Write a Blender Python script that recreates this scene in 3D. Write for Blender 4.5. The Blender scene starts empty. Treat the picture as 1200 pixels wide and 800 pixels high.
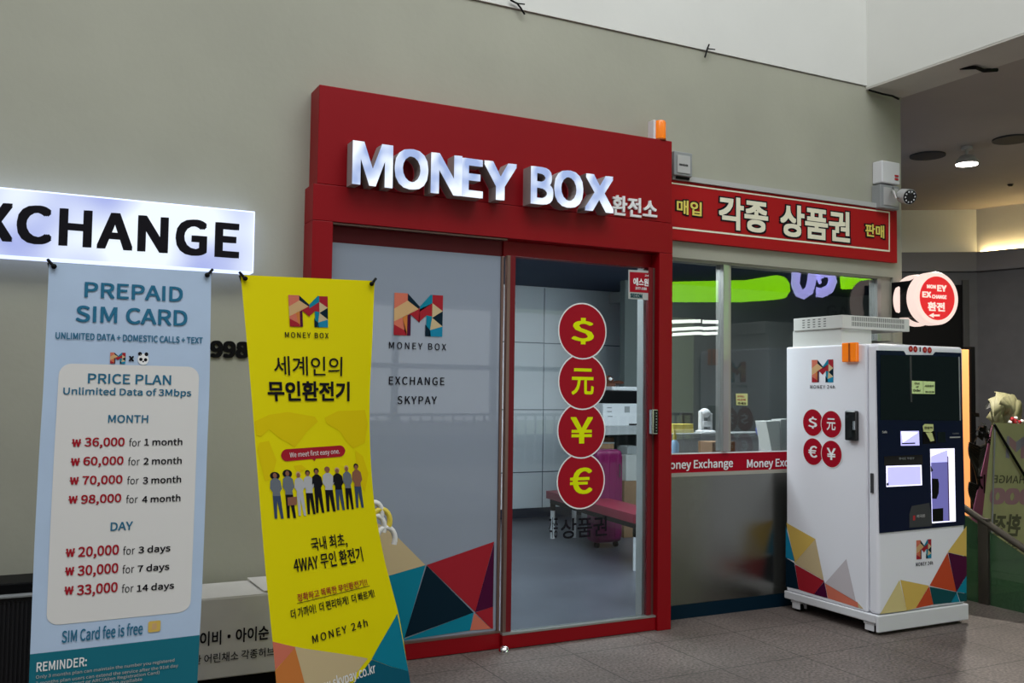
import bpy, bmesh, math, random, os
from mathutils import Vector, Matrix
random.seed(4)
S = bpy.context.scene
C = S.collection
R = math.radians
# ------------------------------------------------------------------ camera
FPX, YAW, PIT, ROL, HC = 1102.57, R(27.1818), R(2.8337), R(.7564), 1.55
fw = Vector((math.sin(YAW)*math.cos(PIT), math.cos(YAW)*math.cos(PIT), math.sin(PIT)))
r0 = Vector((math.cos(YAW), -math.sin(YAW), 0)); u0 = r0.cross(fw)
rt = math.cos(ROL)*r0 + math.sin(ROL)*u0
up = -math.sin(ROL)*r0 + math.cos(ROL)*u0
CAM = Vector((0, 0, HC))
cd = bpy.data.cameras.new('camera'); cam = bpy.data.objects.new('camera', cd); C.objects.link(cam)
cd.sensor_width = 36; cd.lens = FPX/1200*36; cd.clip_start = .05; cd.clip_end = 300
cam.matrix_world = Matrix(((rt.x, up.x, -fw.x, 0), (rt.y, up.y, -fw.y, 0), (rt.z, up.z, -fw.z, HC), (0, 0, 0, 1)))
S.camera = cam
# ------------------------------------------------------------------ world, light, exposure
S.view_settings.view_transform = 'Standard'; S.view_settings.look = 'None'
S.view_settings.gamma = 1; S.view_settings.use_curve_mapping = False
S.view_settings.exposure = 0.0
w = bpy.data.worlds.new('overcast'); S.world = w; w.use_nodes = True
wn = w.node_tree.nodes; wl = w.node_tree.links
bg = wn['Background']; bg.inputs[1].default_value = .85
tc = wn.new('ShaderNodeTexCoord'); sx = wn.new('ShaderNodeSeparateXYZ'); rp = wn.new('ShaderNodeValToRGB')
wl.new(tc.outputs['Generated'], sx.inputs[0]); wl.new(sx.outputs[2], rp.inputs[0]); wl.new(rp.outputs[0], bg.inputs[0])
rp.color_ramp.elements[0].color = (.40, .39, .36, 1); rp.color_ramp.elements[0].position = 0
rp.color_ramp.elements[1].color = (.95, .98, 1.0, 1); rp.color_ramp.elements[1].position = .8
def area(name, loc, rot, sx_, sy_, power, col=(1, 1, 1)):
    l = bpy.data.lights.new(name, 'AREA'); l.shape = 'RECTANGLE'; l.size = sx_; l.size_y = sy_; l.energy = power; l.color = col
    o = bpy.data.objects.new(name, l); C.objects.link(o); o.location = loc; o.rotation_euler = rot; return o
area('unseen_shop_light', (3.7, 6.0, 2.72), (0, 0, 0), 1.8, .7, 140, (.93, .97, 1))
area('unseen_shop_light', (5.75, 6.25, 2.70), (R(30), 0, 0), 2.2, .6, 75, (.95, .98, 1))  # added out of view, tilted to brighten the partition behind the service window
area('daylight_fill', (1.5, .8, 8.6), (R(38), 0, R(-8)), 9, 2.5, 380, (.92, .97, 1))  # soft light added from above to brighten the upper wall; no opening is built
# ------------------------------------------------------------------ pixel to point helpers (1200x800 frame)
def ray(x, y): return rt*((x-600)/FPX) - up*((y-400)/FPX) + fw
def PY(x, y, Y): d = ray(x, y); return CAM + d*(Y/d.y)
def PX(x, y, X): d = ray(x, y); return CAM + d*(X/d.x)
def G(x, y, z=0): d = ray(x, y); return CAM + d*((z-HC)/d.z)
def proj(p):
    v = Vector(p)-CAM; k = v.dot(fw); return 600+FPX*v.dot(rt)/k, 400-FPX*v.dot(up)/k
# ------------------------------------------------------------------ materials
MATS = {}
def lin(h):
    h = h.lstrip('#'); o = []
    for i in (0, 2, 4):
        c = int(h[i:i+2], 16)/255; o.append(c/12.92 if c <= .04045 else ((c+.055)/1.055)**2.4)
    return o
def mat(name, hx, rough=.5, metal=0, emit=0, ecol=None, var=.0, vscale=6, bump=0, bscale=80, coat=0, spec=.5, trans=0):
    m = bpy.data.materials.new(name); MATS[name] = m; m.use_nodes = True
    nt = m.node_tree; b = nt.nodes['Principled BSDF']; c = lin(hx)
    b.inputs['Base Color'].default_value = (*c, 1); b.inputs['Roughness'].default_value = rough
    b.inputs['Metallic'].default_value = metal; b.inputs['Specular IOR Level'].default_value = spec
    if coat: b.inputs['Coat Weight'].default_value = coat; b.inputs['Coat Roughness'].default_value = .05
    if emit: b.inputs['Emission Color'].default_value = (*(lin(ecol) if ecol else c), 1); b.inputs['Emission Strength'].default_value = emit
    if var or bump:
        t = nt.nodes.new('ShaderNodeTexCoord')
    if var:
        n = nt.nodes.new('ShaderNodeTexNoise'); n.inputs['Scale'].default_value = vscale; n.inputs['Detail'].default_value = 6
        nt.links.new(t.outputs['Object'], n.inputs['Vector'])
        r = nt.nodes.new('ShaderNodeValToRGB')
        r.color_ramp.elements[0].position = .3; r.color_ramp.elements[1].position = .7
        r.color_ramp.elements[0].color = (*[max(0, x*(1-var)) for x in c], 1); r.color_ramp.elements[1].color = (*[min(1, x*(1+var)) for x in c], 1)
        nt.links.new(n.outputs['Fac'], r.inputs[0]); nt.links.new(r.outputs[0], b.inputs['Base Color'])
    if bump:
        n2 = nt.nodes.new('ShaderNodeTexNoise'); n2.inputs['Scale'].default_value = bscale; n2.inputs['Detail'].default_value = 4
        nt.links.new(t.outputs['Object'], n2.inputs['Vector'])
        bp = nt.nodes.new('ShaderNodeBump'); bp.inputs['Strength'].default_value = bump; bp.inputs['Distance'].default_value = .004
        nt.links.new(n2.outputs['Fac'], bp.inputs['Height']); nt.links.new(bp.outputs[0], b.inputs['Normal'])
    return m
def glass(name, tint='#ffffff', ior=1.5, haze=0, hcol='#9aa0aa', rough=0.0):
    m = bpy.data.materials.new(name); MATS[name] = m; m.use_nodes = True
    nt = m.node_tree; N = nt.nodes; L = nt.links; N.remove(N['Principled BSDF']); out = N['Material Output']
    tr = N.new('ShaderNodeBsdfTransparent'); tr.inputs[0].default_value = (*lin(tint), 1)
    gl = N.new('ShaderNodeBsdfGlossy'); gl.inputs['Roughness'].default_value = rough
    fr = N.new('ShaderNodeFresnel'); ge = N.new('ShaderNodeNewGeometry'); mr = N.new('ShaderNodeMapRange'); mr.inputs['To Min'].default_value = ior; mr.inputs['To Max'].default_value = 1/ior
    L.new(ge.outputs['Backfacing'], mr.inputs['Value']); L.new(mr.outputs[0], fr.inputs[0])
    a = tr
    if haze:
        df = N.new('ShaderNodeBsdfDiffuse'); df.inputs[0].default_value = (*lin(hcol), 1)
        mx = N.new('ShaderNodeMixShader'); mx.inputs[0].default_value = haze
        L.new(tr.outputs[0], mx.inputs[1]); L.new(df.outputs[0], mx.inputs[2]); a = mx
    m2 = N.new('ShaderNodeMixShader'); L.new(fr.outputs[0], m2.inputs[0]); L.new(a.outputs[0], m2.inputs[1]); L.new(gl.outputs[0], m2.inputs[2])
    L.new(m2.outputs[0], out.inputs[0]); return m

mat('wall_paint', '#a4a394', .75, var=.07, vscale=1.3, bump=.25, bscale=25)
mat('white_paint', '#d9d9d3', .75, var=.04, vscale=1.1, bump=.2, bscale=20)
mat('soffit_paint', '#c6c3bb', .8, var=.06, vscale=2)
mat('ceiling_paint', '#a8a19b', .8, var=.05, vscale=1.4)
mat('red_panel', '#8c000e', .45, var=.04, vscale=2, spec=.22)
mat('dark_red', '#70101a', .45, spec=.25)
mat('brown_metal', '#7b6259', .35, metal=.6)
mat('aluminium', '#a8a8a4', .35, metal=.7)
mat('frame_beige', '#a19f92', .45)
mat('black', '#0b0b0d', .5)
mat('black_gloss', '#070808', .12)
mat('ink', '#15131a', .6)
mat('white_plastic', '#d9d9dc', .4)
mat('kiosk_white', '#ededf4', .35, coat=.1)
mat('grey_plastic', '#8f9293', .5)
mat('light_grey', '#b4b4b2', .5)
mat('chrome', '#e5e5e5', .12, metal=1)
mat('ribbed_black', '#17161a', .55)
mat('cardboard', '#8a6a4d', .85, var=.08)
mat('carton_white', '#d5d2cc', .6, var=.05, vscale=5, bump=.3, bscale=8)
mat('blue_cloth', '#b6c9e2', .55, var=.03)
mat('panel_white', '#dedbd8', .55)
mat('teal_text', '#2c6f8f', .6); mat('teal_dark', '#1b6c7d', .6); mat('crimson', '#a81e2c', .6)
mat('yellow_cloth', '#e8d900', .5); mat('map_ochre', '#e2c800', .5)
mat('white_print', '#eeeeee', .5); mat('tan', '#cfa878', .5); mat('beige', '#c9b48c', .5); mat('salmon', '#d0725c', .5)
mat('orange_print', '#cc7a3c', .5); mat('teal', '#0b7f98', .45); mat('navy', '#04202f', .45); mat('mid_teal', '#0c5a70', .5)
mat('red_print', '#a3232f', .45); mat('purple', '#4a0a34', .45); mat('gold', '#d6b45c', .45); mat('pale_gold', '#d8c78c', .45)
mat('blue_print', '#1884a8', .5); mat('lilac_print', '#c4bcc0', .5); mat('orange_red', '#c24a2a', .45); mat('dark_teal', '#0f4a50', .45)
mat('skin', '#8f5f4a', .7); mat('grey_cloth', '#6d737c', .7); mat('pale_cloth', '#b9b9bd', .7); mat('denim', '#3b4a66', .7)
mat('circle_red', '#a31325', .5, spec=.25); mat('kiosk_red', '#a30a22', .5, spec=.25)
mat('lime_yellow', '#e6f000', .5); mat('sign_red', '#a81a1e', .5, spec=.25); mat('cream', '#eee8d0', .5); mat('sign_yellow', '#ead86a', .5)
mat('strip_red', '#a0001c', .5, spec=.2)
mat('navy_panel', '#06122e', .35)
mat('screen_glass', '#142020', .08, coat=.5)
mat('lit_lilac', '#b9b8f0', .5, emit=.85, ecol='#b9b6f5'); mat('lit_white', '#ecebff', .4, emit=1.2, ecol='#e6e4ff')
mat('lit_violet', '#7470b8', .5, emit=.35, ecol='#7a76c8')
mat('letter_face', '#dfe9ff', .4, emit=.95, ecol='#c2d6ff'); mat('letter_side', '#a79f9d', .45, metal=.2)
mat('box_side', '#8f98ae', .4, emit=1.5, ecol='#c8d6ff')
mat('amber', '#e57a10', .2, emit=.25, ecol='#ff7a08'); mat('amber_dark', '#a04a08', .3)
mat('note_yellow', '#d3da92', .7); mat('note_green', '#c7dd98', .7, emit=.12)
mat('green_sign', '#9bec00', .5, emit=11, ecol='#93e800'); mat('cu_white', '#c8c4ff', .5, emit=10, ecol='#b8b4ff')
mat('tube', '#ffffff', .5, emit=22, ecol='#f4fff0'); mat('shop_back', '#b8c2a4', .6, emit=1.5, ecol='#aab894')
mat('win_bright', '#dddddd', .6, emit=2.2, ecol='#dfe6ea')
mat('facade_dark', '#23262c', .7, var=.1); mat('facade_grey', '#6b6e74', .7, var=.08)
mat('int_white', '#dfe4ea', .35, var=.02); mat('int_joint', '#5b6670', .6); mat('int_navy', '#141f33', .6)
mat('int_ceiling', '#2b3a55', .8); mat('int_dark', '#6c7371', .6, var=.08, vscale=1.5); mat('int_col', '#5d6462', .5)
mat('bench_red', '#7e1730', .45); mat('magenta', '#6d1249', .4); mat('desk_grey', '#a6a8aa', .5)
mat('dark_grey', '#37383b', .65, var=.06); mat('dark_grey_wall', '#55565c', .7, var=.08); mat('ledge_grey', '#6a6a70', .6)
mat('lamp_white', '#ffffff', .4, emit=14, ecol='#fff8ee'); mat('cove', '#fff0cc', .4, emit=20, ecol='#ffdd9a')
mat('warm_lit', '#ffb070', .5, emit=.8, ecol='#ffa85e')
mat('round_white', '#8a8078', .4, emit=.9, ecol='#ffe3d8'); mat('round_red', '#a00818', .4, emit=.62, ecol='#ff0c2a')
mat('khaki', '#8c8a68', .6, var=.15, vscale=30); mat('pink_cloth', '#9a5a80', .7); mat('pale_banner', '#a9a97c', .7, var=.05)
mat('faint_lilac', '#8c8a98', .7); mat('faint_pink', '#a07a84', .7); mat('faint_green', '#76805e', .7); mat('faint_ink', '#55563f', .7)
mat('leaf', '#131815', .6); mat('steel_dark', '#55514a', .35, metal=.7); mat('plush_blue', '#4f5fae', .8)
mat('umb_white', '#e9e7e4', .3); mat('umb_yellow', '#ead24a', .3); mat('umb_cloth', '#4c3f3a', .7); mat('umb_brown', '#5a2f1a', .7)
mat('cloth_grey', '#8f8b84', .8, bump=.5, bscale=30); mat('vent_white', '#cfcfca', .5); mat('slot', '#4a4a48', .6)
mat('paper', '#d4d4d0', .7); mat('glue_yellow', '#c9b34c', .6); mat('sky_blue', '#9fc4e8', .4, emit=.1)
mat('dot_red', '#b3202c', .5)
for k_ in ('ink teal_text teal_dark crimson yellow_cloth map_ochre blue_cloth panel_white tan beige salmon orange_print teal navy mid_teal red_print purple gold pale_gold blue_print lilac_print orange_red dark_teal '
           'skin grey_cloth pale_cloth denim lime_yellow white_print black navy_panel letter_side circle_red kiosk_red strip_red sign_red cream sign_yellow').split():
    MATS[k_].node_tree.nodes['Principled BSDF'].inputs['Specular IOR Level'].default_value = .12
glass('clear_glass', '#dfe8ea', 1.45); glass('window_glass', '#d5dada', 1.5); glass('rail_glass', '#7f9c82', 1.5, haze=.35, hcol='#5a8560')
glass('frosted_glass', '#e0e4ea', 1.5, haze=.84, hcol='#9ca5b4', rough=.02)
def tiles(name, base, joint, size, gap, rough, spk=.2, spkscale=160, bump=.3):
    m = mat(name, base, rough, spec=.35); nt = m.node_tree; N = nt.nodes; L = nt.links; b = N['Principled BSDF']
    t = N.new('ShaderNodeTexCoord'); br = N.new('ShaderNodeTexBrick'); br.offset = 0; br.squash = 1
    L.new(t.outputs['Object'], br.inputs['Vector'])
    br.inputs['Scale'].default_value = 1; br.inputs['Brick Width'].default_value = size; br.inputs['Row Height'].default_value = size
    br.inputs['Mortar Size'].default_value = gap; br.inputs['Mortar Smooth'].default_value = .2
    n = N.new('ShaderNodeTexNoise'); n.inputs['Scale'].default_value = spkscale; n.inputs['Detail'].default_value = 3
    n2 = N.new('ShaderNodeTexNoise'); n2.inputs['Scale'].default_value = 2.2; n2.inputs['Detail'].default_value = 5
    L.new(t.outputs['Object'], n.inputs['Vector']); L.new(t.outputs['Object'], n2.inputs['Vector'])
    c = lin(base)
    r = N.new('ShaderNodeValToRGB'); r.color_ramp.elements[0].position = .35; r.color_ramp.elements[1].position = .65
    r.color_ramp.elements[0].color = (*[x*(1-spk) for x in c], 1); r.color_ramp.elements[1].color = (*[x*(1+spk) for x in c], 1)
    L.new(n.outputs['Fac'], r.inputs[0])
    mx = N.new('ShaderNodeMix'); mx.data_type = 'RGBA'; mx.blend_type = 'MULTIPLY'; mx.inputs[0].default_value = .5
    r2 = N.new('ShaderNodeValToRGB'); r2.color_ramp.elements[0].color = (.55, .53, .52, 1); r2.color_ramp.elements[1].color = (1.3, 1.3, 1.3, 1)
    r2.color_ramp.elements[0].position = .3; r2.color_ramp.elements[1].position = .7
    L.new(n2.outputs['Fac'], r2.inputs[0]); L.new(r.outputs[0], mx.inputs[6]); L.new(r2.outputs[0], mx.inputs[7])
    L.new(mx.outputs[2], br.inputs['Color1']); L.new(mx.outputs[2], br.inputs['Color2']); br.inputs['Mortar'].default_value = (*lin(joint), 1)
    L.new(br.outputs['Color'], b.inputs['Base Color'])
    bp = N.new('ShaderNodeBump'); bp.inputs['Strength'].default_value = bump; bp.inputs['Distance'].default_value = .002
    L.new(n.outputs['Fac'], bp.inputs['Height']); L.new(bp.outputs[0], b.inputs['Normal'])
tiles('granite_floor', '#685e59', '#38332f', .6, .004, .55, .42, 60, .35)
tiles('vinyl_floor', '#54555e', '#4a4b52', .9, .002, .3, .05, 40, .05)
# brushed steel and the backlit face of the light box
m = mat('brushed_steel', '#83847f', .2, metal=.95); nt = m.node_tree; t = nt.nodes.new('ShaderNodeTexCoord'); mp = nt.nodes.new('ShaderNodeMapping'); mp.inputs['Scale'].default_value = (2, 2, 260)
n = nt.nodes.new('ShaderNodeTexNoise'); n.inputs['Scale'].default_value = 3; bp = nt.nodes.new('ShaderNodeBump'); bp.inputs['Strength'].default_value = .12; bp.inputs['Distance'].default_value = .002
nt.links.new(t.outputs['Object'], mp.inputs[0]); nt.links.new(mp.outputs[0], n.inputs['Vector']); nt.links.new(n.outputs['Fac'], bp.inputs['Height']); nt.links.new(bp.outputs[0], nt.nodes['Principled BSDF'].inputs['Normal'])
def lit_face(name, c1, c2, sc, s1, s2):
    m = mat(name, '#e8eeff', .35); nt = m.node_tree; b = nt.nodes['Principled BSDF']
    t = nt.nodes.new('ShaderNodeTexCoord'); n = nt.nodes.new('ShaderNodeTexNoise'); n.inputs['Scale'].default_value = sc; n.inputs['Detail'].default_value = 1
    r = nt.nodes.new('ShaderNodeValToRGB'); r.color_ramp.elements[0].position = .35; r.color_ramp.elements[1].position = .6
    r.color_ramp.elements[0].color = (*[x*s1 for x in lin(c1)], 1); r.color_ramp.elements[1].color = (*[x*s2 for x in lin(c2)], 1)
    nt.links.new(t.outputs['Object'], n.inputs['Vector']); nt.links.new(n.outputs['Fac'], r.inputs[0]); nt.links.new(r.outputs[0], b.inputs['Emission Color']); b.inputs['Emission Strength'].default_value = 1
    b.inputs['Base Color'].default_value = (.08, .08, .1, 1)
lit_face('box_face', '#a4b2ff', '#eaf4ff', 2.2, .75, 1.05)
lit_face('letter_lit', '#a8c0f4', '#eaf4ff', 7, .8, 1.1)

# ------------------------------------------------------------------ mesh helpers
class MB:
    def __init__(s): s.v = []; s.f = []; s.m = []; s.names = []
    def mi(s, name):
        if name not in s.names: s.names.append(name)
        return s.names.index(name)
    def add(s, vs, fs, m):
        o = len(s.v); k = s.mi(m); s.v += [tuple(x) for x in vs]; s.f += [tuple(i+o for i in f) for f in fs]; s.m += [k]*len(fs); return s
    def box(s, a, b, m):
        x0, y0, z0 = a; x1, y1, z1 = b
        vs = [(x0, y0, z0), (x1, y0, z0), (x1, y1, z0), (x0, y1, z0), (x0, y0, z1), (x1, y0, z1), (x1, y1, z1), (x0, y1, z1)]
        return s.add(vs, [(0, 3, 2, 1), (4, 5, 6, 7), (0, 1, 5, 4), (1, 2, 6, 5), (2, 3, 7, 6), (3, 0, 4, 7)], m)
    def tube(s, pts, r, m, n=12, cap=True):
        pts = [Vector(p) for p in pts]; rs = r if isinstance(r, (list, tuple)) else [r]*len(pts)
        vs = []; fs = []; ref = None
        for i, p in enumerate(pts):
            d = (pts[min(i+1, len(pts)-1)]-pts[max(i-1, 0)]).normalized()
            if ref is None: ref = d.orthogonal().normalized()
            a = (ref - d*ref.dot(d)).normalized(); ref = a; b = d.cross(a)
            for k in range(n):
                t = 2*math.pi*k/n; vs.append(p+(a*math.cos(t)+b*math.sin(t))*rs[i])
        for i in range(len(pts)-1):
            for k in range(n): fs.append((i*n+k, i*n+(k+1) % n, (i+1)*n+(k+1) % n, (i+1)*n+k))
        if cap: fs.append(tuple(range(n-1, -1, -1))); fs.append(tuple((len(pts)-1)*n+k for k in range(n)))
        return s.add(vs, fs, m)
    def lathe(s, c, prof, m, n=24, axis=(0, 0, 1)):
        ax = Vector(axis).normalized(); a = ax.orthogonal().normalized(); b = ax.cross(a); c = Vector(c); vs = []; fs = []
        for (r, h) in prof:
            for k in range(n): t = 2*math.pi*k/n; vs.append(c+ax*h+(a*math.cos(t)+b*math.sin(t))*r)
        for i in range(len(prof)-1):
            for k in range(n): fs.append((i*n+k, i*n+(k+1) % n, (i+1)*n+(k+1) % n, (i+1)*n+k))
        fs.append(tuple(range(n-1, -1, -1))); fs.append(tuple((len(prof)-1)*n+k for k in range(n)))
        return s.add(vs, fs, m)
    def ball(s, c, r, m, n=16, sc=(1, 1, 1)):
        vs = []; fs = []; c = Vector(c)
        for i in range(n//2+1):
            p = math.pi*i/(n//2)
            for k in range(n): t = 2*math.pi*k/n; vs.append((c.x+r*sc[0]*math.sin(p)*math.cos(t), c.y+r*sc[1]*math.sin(p)*math.sin(t), c.z+r*sc[2]*math.cos(p)))
        for i in range(n//2):
            for k in range(n): fs.append((i*n+k, (i+1)*n+k, (i+1)*n+(k+1) % n, i*n+(k+1) % n))
        return s.add(vs, fs, m)
    def prism(s, poly, d, m, m2=None):     # poly of 3D points, extruded by vector d
        n = len(poly); P = [Vector(p) for p in poly]; d = Vector(d)
        s.add(P, [tuple(range(n))], m); s.add([p+d for p in P], [tuple(range(n-1, -1, -1))], m)
        return s.add(P+[p+d for p in P], [(i, (i+1) % n, n+(i+1) % n, n+i) for i in range(n)], m2 or m)
    def poly(s, surf, pts, m, off=.002, pix=True, cuts=0):
        ab = [surf.inv(*p) for p in pts] if pix else pts
        if isinstance(surf, Cloth): ab = [(min(1, max(0, a)), b) for a, b in ab]
        bm = bmesh.new(); vs = [bm.verts.new((a, b, 0)) for a, b in ab]; bm.faces.new(vs).normal_update()
        bmesh.ops.triangulate(bm, faces=bm.faces[:])
        if cuts: bmesh.ops.subdivide_edges(bm, edges=bm.edges[:], cuts=cuts, use_grid_fill=True); bmesh.ops.triangulate(bm, faces=bm.faces[:])
        bm.verts.index_update()
        s.add([surf.at(v.co.x, v.co.y, off) for v in bm.verts], [[v.index for v in f.verts] for f in bm.faces], m); bm.free(); return s
    def disc(s, surf, cx, cy, ry, m, off=.002, n=40, k=1.0):       # a round disc on a flat surface, ry in pixels of height
        a, b = surf.inv(cx, cy); rr = abs(surf.inv(cx, cy-ry)[1]-b)
        return s.add([surf.at(a+rr*k*math.cos(2*math.pi*i/n), b+rr*math.sin(2*math.pi*i/n), off) for i in range(n)], [tuple(range(n))], m)
    def rrect(s, surf, x0, x1, y0, y1, rad, m, off=.002, cuts=0):  # rounded rectangle by pixel box, rad in surface share of width
        a0, _ = surf.inv(x0, (y0+y1)/2); a1, _ = surf.inv(x1, (y0+y1)/2); _, b1 = surf.inv((x0+x1)/2, y0); _, b0 = surf.inv((x0+x1)/2, y1)
        ra = rad*(a1-a0); rb = rad*(a1-a0)*surf.asp
        pts = []
        for cx, cy, t0 in ((a1-ra, b1-rb, 0), (a0+ra, b1-rb, 90), (a0+ra, b0+rb, 180), (a1-ra, b0+rb, 270)):
            for i in range(6): t = R(t0+18*i); pts.append((cx+ra*math.cos(t), cy+rb*math.sin(t)))
        return s.poly(surf, pts, m, off, False, cuts)
    def text(s, surf, body, xl, xr, yt, yb, m, off=.004, bold=0, font=None, flip=False, ext=0, side=None, track=1.0):
        ym = (yt+yb)/2; xm = (xl+xr)/2
        a0 = surf.inv(xl, ym)[0]; a1 = surf.inv(xr, ym)[0]; b1 = surf.inv(xm, yt)[1]; b0 = surf.inv(xm, yb)[1]
        V, F, S_ = tmesh(body, font, bold, ext > 0, track)
        vs = [surf.at(a0+(a1-a0)*((1-x) if flip else x), b0+(b1-b0)*y, off+((ext+(z-.5)*.03 if z > 0 else 0) if ext else z*.0012)) for x, y, z in V]
        if ext:
            s.add(vs, [f for f, q in zip(F, S_) if not q], m); s.add(vs, [f for f, q in zip(F, S_) if q], side or m)
        else: s.add(vs, F, m)
        return s
    def build(s, name, parent=None, bevel=0, smooth=False, seg=2, solid=0):
        V = [Vector(v) for v in s.v]
        lo = Vector([min(v[i] for v in V) for i in range(3)]); hi = Vector([max(v[i] for v in V) for i in range(3)])
        org = Vector(((lo.x+hi.x)/2, (lo.y+hi.y)/2, lo.z))
        me = bpy.data.meshes.new(name); me.from_pydata([tuple(v-org) for v in V], [], s.f)
        for k in s.names: me.materials.append(MATS[k])
        me.polygons.foreach_set('material_index', s.m)
        if smooth: me.polygons.foreach_set('use_smooth', [True]*len(s.f))
        me.update(); o = bpy.data.objects.new(name, me); C.objects.link(o)
        if parent is not None:
            o.parent = parent; o.location = org - wpos(parent)
        else: o.location = org
        if smooth:
            try: me.set_sharp_from_angle(angle=R(40))
            except Exception: pass
        if solid: q = o.modifiers.new('thick', 'SOLIDIFY'); q.thickness = solid; q.offset = 0
        if bevel:
            q = o.modifiers.new('bevel', 'BEVEL'); q.width = bevel; q.segments = seg; q.limit_method = 'ANGLE'; q.angle_limit = R(40)
        return o
def wpos(o):
    p = Vector(o.location)
    while o.parent: o = o.parent; p += o.location
    return p
TC = {}
def tmesh(body, font=None, bold=0, ext=False, track=1.0):
    font = 'inter' if INTER else None
    key = (body, font, bold, ext, track)
    if key in TC: return TC[key]
    c = bpy.data.curves.new('lettering', 'FONT'); c.body = body; c.size = 1; c.resolution_u = 4; c.space_character = track
    if font == 'inter' and INTER: c.font = INTER
    if ext: c.extrude = .5
    o = bpy.data.objects.new('lettering', c); C.objects.link(o)
    bpy.context.view_layer.update()
    dg = bpy.context.evaluated_depsgraph_get(); me = o.evaluated_get(dg).to_mesh()
    V = [tuple(v.co) for v in me.vertices]; F = [tuple(p.vertices) for p in me.polygons]; SD = [abs(p.normal.z) < .5 for p in me.polygons]
    o.evaluated_get(dg).to_mesh_clear(); bpy.data.objects.remove(o); bpy.data.curves.remove(c)
    V = [(x*FS[font], y*FS[font], z) for x, y, z in V] if font in FS else V
    if bold:
        offs = [(bold*i, bold*j) for i in (-1, 0, 1) for j in (-1, 0, 1)]; n = len(V)
        V2 = []; F2 = []
        for k, (dx, dy) in enumerate(offs):
            V2 += [(x+dx+(.0006*k if ext else 0), y+dy+(.0007*k if ext else 0), z + (0 if not z else (k if z > 0 else 0)*.004) + (0 if ext else k*.12)) for x, y, z in V]; F2 += [tuple(i+n*k for i in f) for f in F]
        V, F, SD = V2, F2, SD*9
    x0 = min(v[0] for v in V); x1 = max(v[0] for v in V); y0 = min(v[1] for v in V); y1 = max(v[1] for v in V)
    V = [((x-x0)/(x1-x0), (y-y0)/(y1-y0), z) for x, y, z in V]
    TC[key] = (V, F, SD); return TC[key]
INTER = None
FS = {}
try:
    for base in (bpy.utils.system_resource('DATAFILES'), os.path.join(bpy.utils.resource_path('LOCAL'), 'datafiles')):
        p_ = os.path.join(base, 'fonts', 'Noto Sans CJK Regular.woff2')
        if base and os.path.exists(p_): INTER = bpy.data.fonts.load(p_); break
except Exception: INTER = None
if INTER:
    c_ = bpy.data.curves.new('probe', 'FONT'); c_.body = 'H'; c_.font = INTER; o_ = bpy.data.objects.new('probe', c_); C.objects.link(o_); bpy.context.view_layer.update()
    FS['inter'] = .72/max(.05, o_.dimensions.y); bpy.data.objects.remove(o_); bpy.data.curves.remove(c_)
class PlaneY:
    asp = 1
    def __init__(s, Y): s.Y = Y
    def inv(s, x, y): p = PY(x, y, s.Y); return p.x, p.z
    def at(s, a, b, off=0): return Vector((a, s.Y-off, b))
class PlaneX:
    asp = 1
    def __init__(s, X): s.X = X
    def inv(s, x, y): p = PX(x, y, s.X); return -p.y, p.z
    def at(s, a, b, off=0): return Vector((s.X-off, -a, b))
class Cloth:
    """hanging banner: rows of (t, left point, right point)"""
    def __init__(s, rows, bulge=.012):
        s.rows = rows; s.bulge = bulge; s.t0 = rows[0][0]; s.t1 = rows[-1][0]
        w_ = (rows[0][2]-rows[0][1]).length; h_ = sum((rows[i+1][1]-rows[i][1]).length for i in range(len(rows)-1))
        s.asp = w_/h_*(s.t1-s.t0)
    def at(s, u, b, off=0):
        t = -b; R_ = s.rows; i = 0
        while i < len(R_)-2 and t > R_[i+1][0]: i += 1
        t_ = (t-R_[i][0])/(R_[i+1][0]-R_[i][0])
        # catmull-rom through the rows
        g = lambda j, k: R_[max(0, min(len(R_)-1, j))][k]
        def cr(k):
            p0, p1, p2, p3 = g(i-1, k), g(i, k), g(i+1, k), g(i+2, k)
            return .5*((2*p1)+(p2-p0)*t_+(2*p0-5*p1+4*p2-p3)*t_*t_+(3*p1-p0-3*p2+p3)*t_**3)
        p = cr(1).lerp(cr(2), u); p.y += -s.bulge*math.sin(math.pi*max(0, min(1, u)))*math.sin(math.pi*min(1, max(0, (t-s.t0)/(s.t1-s.t0)))) - off
        return p
    def inv(s, x, y):
        u, t = .5, y; 
        for _ in range(12):
            px, py = proj(s.at(u, -t)); ax, ay = proj(s.at(u+.01, -t)); bx, by = proj(s.at(u, -t-1))
            a, b_, c_, d = (ax-px)/.01, bx-px, (ay-py)/.01, by-py
            ex, ey = x-px, y-py; det = a*d-b_*c_
            u += (ex*d-b_*ey)/det; t += (a*ey-c_*ex)/det
        return u, -t
    def sheet(s, mb, m, nu=10, nt=60):
        vs = [s.at(i/nu, -(s.t0+(s.t1-s.t0)*j/nt)) for j in range(nt+1) for i in range(nu+1)]
        return mb.add(vs, [(j*(nu+1)+i, j*(nu+1)+i+1, (j+1)*(nu+1)+i+1, (j+1)*(nu+1)+i) for j in range(nt) for i in range(nu)], m)
def tag(o, label=None, cat=None, group=None, kind=None):
    if label: o['label'] = label
    if cat: o['category'] = cat
    if group: o['group'] = group
    if kind: o['kind'] = kind
    return o
def empty(name, loc, label=None, cat=None, group=None, kind=None):
    o = bpy.data.objects.new(name, None); C.objects.link(o); o.location = loc; o.empty_display_size = .1
    return tag(o, label, cat, group, kind)
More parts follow.
